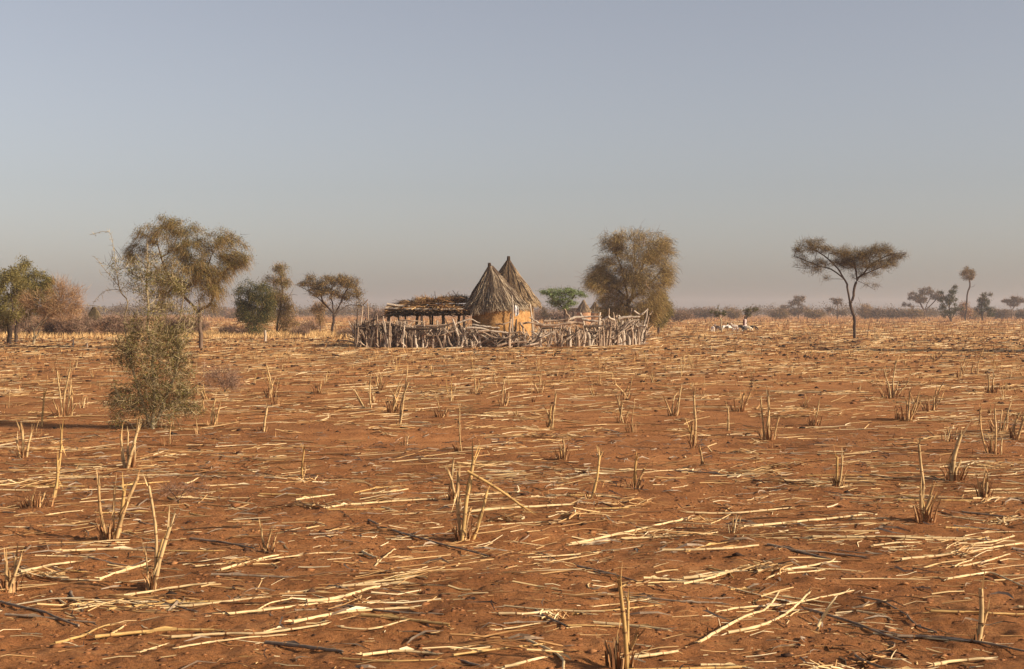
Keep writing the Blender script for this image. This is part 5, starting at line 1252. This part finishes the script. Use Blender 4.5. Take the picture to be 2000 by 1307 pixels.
# ------------------------------------------------------------------ lying stalks
LY = [  # pixel polyline, thickness px, material, label
 ([(335, 1252), (430, 1246), (516, 1239), (637, 1217)], 9, S_, "long thick pale stalk lying across the lower left foreground"),
 ([(348, 1271), (446, 1257), (560, 1244)], 6, S_, "pale stalk lying just below the long thick pale stalk"),
 ([(107, 1259), (160, 1246), (190, 1232), (214, 1223)], 8, G_, "curved tan stalk lying near the lower left corner"),
 ([(198, 1248), (241, 1226)], 6, S_, "short slanting pale stalk right of the curved tan stalk"),
 ([(241, 1167), (330, 1155), (419, 1141)], 8, S_, "pale jointed stalk lying below the tall thin stalk clump"),
 ([(144, 1193), (261, 1176)], 5, S_, "thin pale stalk lying left of the jointed pale stalk"),
 ([(496, 1192), (530, 1181), (570, 1171)], 5, S_, "slim pale stalk lying left of a thick split stalk"),
 ([(598, 1179), (660, 1170), (735, 1150)], 12, S_, "thick split pale stalk lying in the lower left centre"),
 ([(382, 1110), (500, 1097), (623, 1083), (720, 1086)], 5, S_, "long thin cream stalk lying behind the crossed pale stalks"),
 ([(430, 1116), (480, 1103), (543, 1087)], 8, S_, "pale stalk crossing the long thin cream stalk"),
 ([(40, 1118), (147, 1102)], 9, S_, "thick pale stalk lying near the left edge"),
 ([(120, 1136), (198, 1131)], 5, S_, "short pale stalk lying below the thick stalk near left edge"),
 ([(88, 1009), (161, 1000)], 4, S_, "short cream stalk lying below the bushy brown tuft"),
 ([(272, 1278), (325, 1262)], 5, S_, "short cream stalk near the bottom left centre"),
 ([(372, 1056), (430, 1063), (496, 1072)], 8, "grey_stalk", "dark grey stalk lying beside the ragged stub group"),
 ([(172, 1092), (230, 1103), (278, 1108)], 5, "grey_stalk", "thin grey stalk lying behind the long thin stalk clump"),
 ([(0, 1180), (70, 1190), (120, 1215), (154, 1226)], 9, "grey_stalk", "long dark grey stalk lying at the lower left edge"),
 ([(240, 1172), (320, 1184), (385, 1196)], 6, "grey_stalk", "grey brown stalk lying under the jointed pale stalk"),
 ([(210, 1036), (250, 1046), (300, 1055), (350, 1058)], 5, S_, "thin arched pale stalk beside the dark based clump"),
 ([(915, 1001), (1000, 994), (1115, 989)], 8, S_, "long bright pale stalk lying right of the tall clump at centre"),
 ([(686, 987), (760, 983), (850, 976)], 6, S_, "long thin cream stalk lying left of the tall clump at centre"),
 ([(1115, 1058), (1220, 1042), (1333, 1021)], 8, S_, "pale stalk slanting up to the right, right of centre"),
 ([(1110, 1060), (1230, 1053), (1340, 1047), (1400, 1040)], 5, S_, "slim pale stalk under the slanting pale stalk right of centre"),
 ([(951, 1029), (1040, 1024), (1132, 1022)], 4, S_, "thin cream stalk between the centre clump and the slanting stalks"),
 ([(720, 1018), (760, 1035), (840, 1060), (955, 1087)], 7, "grey_stalk", "long curved dark grey stalk left below the centre clump"),
 ([(975, 1204), (1030, 1200), (1089, 1195)], 8, S_, "thick pale stalk on a small straw pile at bottom centre"),
 ([(667, 1239), (730, 1234), (794, 1227)], 6, S_, "pale stalk lying left of bottom centre"),
 ([(985, 1310), (1020, 1302), (1064, 1291)], 9, S_, "thick pale stalk cut by the bottom edge at centre"),
 ([(1159, 1187), (1210, 1181), (1263, 1173)], 4, S_, "thin pale stalk behind the golden bottom clump"),
 ([(670, 1295), (760, 1294), (854, 1293)], 6, G_, "golden stalk lying along the bottom edge left of centre"),
 ([(965, 1232), (1010, 1229), (1055, 1223)], 5, S_, "cream stalk lying in front of the bottom centre straw pile"),
 ([(1109, 1222), (1150, 1227), (1196, 1228)], 5, G_, "golden stalk lying beside the bottom edge clump"),
 ([(1048, 1197), (1075, 1215), (1105, 1228)], 9, "grey_stalk", "stout grey broken stalk by the bottom centre straw pile"),
 ([(1128, 1111), (1190, 1124), (1256, 1141)], 6, "grey_stalk", "grey stalk lying above the golden bottom clump"),
 ([(1366, 1257), (1430, 1225), (1488, 1196), (1521, 1171)], 9, S_, "bent pale stalk with a raised tip at lower right"),
 ([(1422, 1237), (1495, 1218), (1581, 1185)], 9, S_, "thick bent pale stalk right beside the raised tip stalk"),
 ([(1597, 1234), (1600, 1222), (1625, 1190), (1647, 1160)], 10, S_, "stout tilted stub propped up at lower right"),
 ([(1399, 1198), (1470, 1186), (1560, 1172), (1667, 1155)], 6, S_, "long thin pale stalk behind the bent stalks at lower right"),
 ([(1571, 1194), (1640, 1212), (1700, 1232), (1769, 1256)], 9, "grey_stalk", "long grey stalk curving down to the right at lower right"),
 ([(1752, 1243), (1830, 1249), (1901, 1256), (2010, 1279)], 9, "grey_stalk", "long olive grey stalk running off the right edge at the bottom"),
 ([(1683, 1169), (1720, 1178), (1750, 1190), (1771, 1207)], 7, "grey_stalk", "arched grey stalk over a dark hollow at lower right"),
 ([(1759, 1095), (1880, 1082), (2005, 1064)], 8, S_, "long bright stalk running off the right edge"),
 ([(1880, 1109), (1930, 1098), (1972, 1084)], 6, S_, "pale stalk lying below the long bright stalk at right edge"),
 ([(1900, 1066), (1981, 1050)], 6, S_, "pale stalk lying above the long bright stalk at right edge"),
 ([(1705, 1073), (1795, 1062)], 6, S_, "short pale jointed stalk alone on bare soil at right"),
 ([(1452, 1032), (1560, 1024), (1610, 1018), (1683, 1008)], 8, S_, "long pale stalk lying above the right centre foreground"),
 ([(1340, 1000), (1440, 998), (1548, 994)], 6, S_, "straight cream stalk lying right of centre"),
 ([(1480, 1122), (1550, 1112), (1627, 1103)], 8, S_, "pale straw stalk lying among grey litter at right"),
 ([(1500, 1127), (1560, 1112), (1640, 1114), (1681, 1120)], 5, S_, "thin arched pale stalk in front of the grey litter at right"),
 ([(1335, 1137), (1390, 1128), (1443, 1123)], 9, S_, "thick pale stalk lying left of the grey litter at right"),
 ([(1818, 1198), (1900, 1201), (2005, 1205)], 8, G_, "tan stalk lying behind the thick stub at bottom right"),
 ([(1822, 1304), (1870, 1294), (1922, 1290)], 12, S_, "thick pale stalk cut by the bottom edge at right"),
 ([(1850, 1133), (1900, 1127), (1933, 1122), (1965, 1135), (2003, 1150)], 7, S_, "sharply bent pale stalk at the right edge"),
 ([(1554, 1079), (1620, 1084), (1690, 1089)], 8, "grey_stalk", "jointed brown grey stalk lying at right centre"),
 ([(1878, 1002), (1940, 1010), (2003, 1016)], 6, "grey_stalk", "dark grey stalk lying below the squat brown tuft"),
 ([(1670, 1228), (1740, 1236), (1780, 1250)], 3, "grey_stalk", "thin grey stalk beside the long curving grey stalk"),
 ([(1672, 1286), (1700, 1296), (1745, 1312)], 9, "grey_stalk", "stout grey stalk cut by the bottom edge at right"),
]


def lying():
    rng = np.random.default_rng(404)
    for pl, th, m_, lab in LY:
        P = np.array([G(*p) for p in pl]); s = P[:, 1].mean() / F; r = th * s * .32
        L = smooth_line(P, 5) if len(P) > 2 else smooth_line([P[0], (P[0] + P[1]) / 2 + rng.normal(0, .004, 3), P[1]], 5)
        lift = .6 * r + .012
        zs = terr(L[:, 0], L[:, 1]); zs = np.convolve(np.pad(zs, 3, mode="edge"), np.ones(7) / 7, "valid")
        L[:, 2] = zs + r + lift * (.3 if len(P) > 2 else .3)
        if "raised" in lab: L[:, 2] += np.maximum(0, np.linspace(-1.2, 1, len(L))) ** 2 * .06
        if "tilted" in lab:
            a, b = G(1597, 1236), G(1610, 1240); L = smooth_line([a + np.array([0, 0, r]), a + np.array([.015, .02, .05]), a + np.array([.11, .08, .17])], 5)
        dt = np.linalg.norm(np.diff(L, axis=0), axis=1).sum(); n = max(8, int(dt / .028)); ct = np.concatenate([[0], np.cumsum(np.linalg.norm(np.diff(L, axis=0), axis=1))])
        tt = np.linspace(0, ct[-1], n); L = np.stack([np.interp(tt, ct, L[:, q]) for q in range(3)], -1)
        wob = np.cumsum(rng.normal(0, .0016, (n, 3)), 0); wob -= np.linspace(0, 1, n)[:, None] * wob[-1]; wob[:, 2] *= .4; L = L + wob
        rr = r * np.linspace(1.08, .72, n) * rng.uniform(.86, 1.1, n)
        mb = MB(); tube(mb, L, rr, 7)
        knots(mb, L, rr, rng); frays(mb, L, rr, rng)
        # a split leaf sheath along the stalk
        k = n // 3; d = L[min(k + 4, n - 1)] - L[k]
        Pp = np.array([[L[k] + np.array([0, -r, 0]), L[k] + d * .6 + np.array([0, -r * 1.8, r * .4]), L[k] + d * 1.2 + np.array([0, -r * 3, r * .2])]])
        ribbons(mb, Pp, np.array([[r * 1.4, r * 1.6, r * .4]]), rng)
        o = mb.build("fallen_stalk", [M[m_], M["knot"]], loc=P[0], smooth=True); tag(o, lab, "stalk", "fallen stalks on the soil")
    # templates for the other near stalks
    T = []
    for k in range(9):
        mb = MB(); n = 11; t = np.linspace(-.5, .5, n); b = rng.normal(0, .05)
        P = np.stack([t, b * np.cos(t * 3) + rng.normal(0, .006, n), np.zeros(n)], -1)
        if k % 3 == 2: P[:, 1] += np.maximum(0, t - .1) * rng.uniform(-.5, .5)
        rr = .011 * np.linspace(1.1, .75, n) * rng.uniform(.8, 1.25); rr[::3] *= 1.15; tube(mb, P, rr, 6); knots(mb, P * 1.0, rr, rng, .25); frays(mb, P, rr, rng)
        j = int(rng.integers(2, 7)); Pp = np.array([[P[j] + [0, .01, .006], P[j] + [.10, .035, .012], P[j] + [.2, .03, .002]]]); ribbons(mb, Pp, np.array([[.018, .022, .005]]), rng)
        for m_, nm in ((S_, "pale"), (G_, "golden"), ("grey_stalk", "grey")):
            o = mb.build("fallen_stalk", [M[m_], M["knot"]], smooth=True); T.append((o.data, nm, k)); bpy.data.objects.remove(o)
    need = 300 - len(LY); cnt = 0
    hand = np.array([G(*p) for pl, _, _, _ in LY for p in pl])[:, :2]
    while cnt < need:
        y = math.sqrt(rng.uniform(5.4 ** 2, 15.5 ** 2)); x = rng.uniform(-.39, .39) * y
        if vnoise(x / 1.6, y / 1.1, 21) < -.15 and rng.random() < .8: continue
        nm = rng.choice(["pale", "golden", "grey"], p=[.64, .20, .16]); c = [t for t in T if t[1] == nm]; me, _, k = c[int(rng.integers(0, len(c)))]
        o = bpy.data.objects.new("fallen_stalk", me); COL.objects.link(o)
        L = rng.choice([rng.uniform(.12, .3), rng.uniform(.3, .75)], p=[.5, .5]); th = rng.uniform(.38, .85) * (1.0 if L > .3 else .8)
        a = (rng.uniform(-1.5, 1.5) if rng.random() < (.35 if L < .3 else .12) else rng.normal(.10, .40)) if nm != "grey" else rng.normal(-.25, .5)
        e = np.array([math.cos(a), math.sin(a)]) * L * .45
        z1, z2, z0 = float(terr(x - e[0], y - e[1])), float(terr(x + e[0], y + e[1])), float(terr(x, y))
        o.rotation_euler = (0, -math.atan2(z2 - z1, L * .9), a); o.scale = (L, L ** .5 * .8 if k % 3 == 2 else .9 * th + .1, th)
        o.location = (x, y, max(z0, (z1 + z2) / 2) + .006 * th)
        lab = {"pale": "pale", "golden": "golden", "grey": "weathered grey"}[nm] + (" short stalk piece lying on the red soil" if L <= .3 else " long stalk lying flat on the red soil")
        tag(o, lab, "stalk", "fallen stalks on the soil"); cnt += 1


lying()


def litter():
    """the uncountable rest of the straw, chaff and clods"""
    rng = np.random.default_rng(505); mb = MB()
    for (d0, d1, dens, l0, l1, r0, r1) in ((4.5, 16, 70, .02, .20, .0012, .0042), (8, 16, 14, .12, .6, .003, .007), (14, 32, 22, .08, .7, .003, .0085), (30, 55, 12.5, .15, .95, .0055, .0115), (55, 90, 5.8, .25, 1.1, .010, .019), (90, 150, 1.8, .4, 1.5, .018, .034), (150, 280, .22, .7, 2.2, .035, .06)):
        x, y = scatter(rng, d0, d1, dens); n = len(x); px = 1000 + x / y * F
        dn = 1.25 * vnoise(x / 1.6, y / 1.4, 21) + .8 * vnoise(x / .5, y / .5, 22) + .5 * vnoise(x / 7, y / 6, 23)
        ok = (dn > rng.normal(-.10, .22, n)) & ~((y > 69.5) & (y < 86) & (px > 695) & (px < 1260) & (rng.random(n) < .6))
        x, y = x[ok], y[ok]; n = len(x)
        L = (l0 + (l1 - l0) * rng.uniform(0, 1, n) ** 2.2); a = np.where(rng.random(n) < .74, .08 + 1.5 * vnoise(x / 1.1, y / 1.1, 31) + rng.normal(0, .22, n), rng.uniform(-1.57, 1.57, n)); r = rng.uniform(r0, r1, n)
        e = np.stack([np.cos(a), np.sin(a)], -1) * (L * .5)[:, None]; bow = rng.normal(0, .085, n) * L
        pts = []
        tz = np.abs(rng.normal(0, .05, n)) * L
        for q, u in enumerate((-1, 0, 1)):
            X = x + e[:, 0] * u - np.sin(a) * bow * (1 - u * u); Y = y + e[:, 1] * u + np.cos(a) * bow * (1 - u * u)
            pts.append(np.stack([X, Y, terr(X, Y) + r * .7 + tz * (u + 1) * .5], -1))
        Vt, Ft = batch_tubes(np.stack(pts, 1), r[:, None] * np.array([1, .95, .7]), 3, cap=False); mb.add(Vt, Ft)
    piles = [(1480, 925, 120, 46), (1530, 912, 70, 20), (1085, 1212, 46, 26), (90, 1128, 80, 30), (610, 990, 90, 24), (470, 1100, 80, 14), (1500, 1112, 90, 30), (1290, 1048, 110, 20), (700, 1180, 50, 16), (60, 945, 110, 26), (1930, 915, 80, 14), (1250, 990, 80, 16), (750, 850, 60, 16), (1040, 820, 60, 12), (340, 890, 110, 18), (1700, 1290, 60, 10), (1900, 1085, 80, 14)]
    cx, cy, cr, cn = [], [], [], []
    for px, py, wpx, k in piles:
        g = G(px, py); cx.append(g[0]); cy.append(g[1]); cr.append(wpx * g[1] / F * .5); cn.append(int(k * 1.3))
    for _ in range(170):
        y = math.sqrt(rng.uniform(5.2 ** 2, 34 ** 2)); cx.append(rng.uniform(-1, 1) * (.4 * y + 3)); cy.append(y); cr.append(rng.uniform(.08, .4)); cn.append(int(rng.integers(8, 34)))
    cx, cy, cr, cn = map(np.array, (cx, cy, cr, cn)); idx = np.repeat(np.arange(len(cx)), cn); n = len(idx)
    x = cx[idx] + rng.normal(0, .55, n) * cr[idx]; y = cy[idx] + rng.normal(0, .35, n) * cr[idx]
    a = (rng.normal(.1, .35, len(cx)))[idx] + rng.normal(0, .42, n); L = np.minimum(cr[idx] * rng.uniform(.3, 1.5, n), .7); r = rng.uniform(.0016, .006, n); bow = rng.normal(0, .10, n) * L; up = rng.uniform(0, .035, n); pts = []
    for u in (-1, -.3, .4, 1):
        X = x + np.cos(a) * L * .5 * u - np.sin(a) * bow * (1 - u * u); Y = y + np.sin(a) * L * .5 * u + np.cos(a) * bow * (1 - u * u)
        pts.append(np.stack([X, Y, terr(X, Y) + r + up * (1 + .6 * u * np.sign(bow))], -1))
    Vt, Ft = batch_tubes(np.stack(pts, 1), r[:, None] * np.array([1, 1.05, .95, .6]), 4, cap=False); mb.add(Vt, Ft)
    o = mb.build("straw_litter", M["straw_far"]); tag(o, "countless bits of straw scattered over the soil", "straw", kind="stuff")
    # clods and droppings
    mb = MB(); n = 22000; y = np.sqrt(rng.uniform(5 ** 2, 85 ** 2, n)); y[:19500] = rng.uniform(4 ** .5, 24 ** .5, 19500) ** 2; x = rng.uniform(-1, 1, n) * (.42 * y + 3)
    keep = ~((y > 68) & (x > -9) & (x < 9)); x, y = x[keep], y[keep]; n = len(x)
    sz = np.where(y < 26, rng.uniform(.003, .014, n) * (1 + 1.2 * (rng.random(n) < .04)), rng.uniform(.02, .06, n))
    ico = np.array([(0, 0, 1), (.9, 0, .35), (.28, .85, .35), (-.72, .53, .35), (-.72, -.53, .35), (.28, -.85, .35), (.9, .3, -.4), (-.2, .9, -.4), (-.9, 0, -.4), (-.2, -.9, -.4)])
    f = np.array([(0, 1, 2), (0, 2, 3), (0, 3, 4), (0, 4, 5), (0, 5, 1), (1, 6, 2), (2, 6, 7), (2, 7, 3), (3, 7, 8), (3, 8, 4), (4, 8, 9), (4, 9, 5), (5, 9, 6), (5, 6, 1)])
    Vv = ico[None] * (sz[:, None, None] * rng.uniform(.55, 1.35, (n, 10, 1))) * np.array([1.35, 1.1, .5]) + np.stack([x, y, terr(x, y) + sz * .2], -1)[:, None]
    mb.add(Vv.reshape(-1, 3), (np.arange(n)[:, None, None] * 10 + f[None]).reshape(-1, 3))
    o = mb.build("soil_clods", M["clod"], smooth=True); tag(o, "dark crumbs and clods of earth and droppings on the field", "clods", kind="stuff")
    # very dark crumbs, thicker farther out, set against the straw
    mb = MB(); x, y = scatter(rng, 6, 95, .75); keep = (rng.random(len(x)) < np.clip(y / 45, .12, 1)) & ~((y > 68) & (np.abs(x) < 9)); x, y = x[keep], y[keep]; n = len(x)
    sz = rng.uniform(.008, .022, n) * (1 + y / 26)
    Vv = ico[None] * (sz[:, None, None] * rng.uniform(.5, 1.4, (n, 10, 1))) * np.array([1.6, 1.1, .8]) + np.stack([x, y, terr(x, y) + sz * .3], -1)[:, None]
    mb.add(Vv.reshape(-1, 3), (np.arange(n)[:, None, None] * 10 + f[None]).reshape(-1, 3))
    o = mb.build("dark_crumbs", M["specks"], smooth=True); tag(o, "very dark crumbs scattered between the straw", "specks", kind="stuff")
    # thin dry blades lying about in the near field
    mb = MB(); n = 2200; y = np.sqrt(rng.uniform(5 ** 2, 20 ** 2, n)); x = rng.uniform(-1, 1, n) * (.41 * y + 3); a = rng.uniform(0, 6.28, n); L = rng.uniform(.06, .3, n)
    p = []
    for u in (0, .35, .7, 1):
        X = x + np.cos(a + u * .7) * L * u; Y = y + np.sin(a + u * .7) * L * u; p.append(np.stack([X, Y, terr(X, Y) + .006 + .12 * L * u * (1 - u) * 4 * rng.uniform(0, 1, n)], -1))
    ribbons(mb, np.stack(p, 1), np.tile([.006, .013, .010, .002], (n, 1)) * rng.uniform(.5, 1.4, (n, 1)), rng)
    o = mb.build("leaf_litter", M["grey_stalk"]); tag(o, "curled grey leaf blades strewn over the near soil", "leaf litter", kind="stuff")


litter()
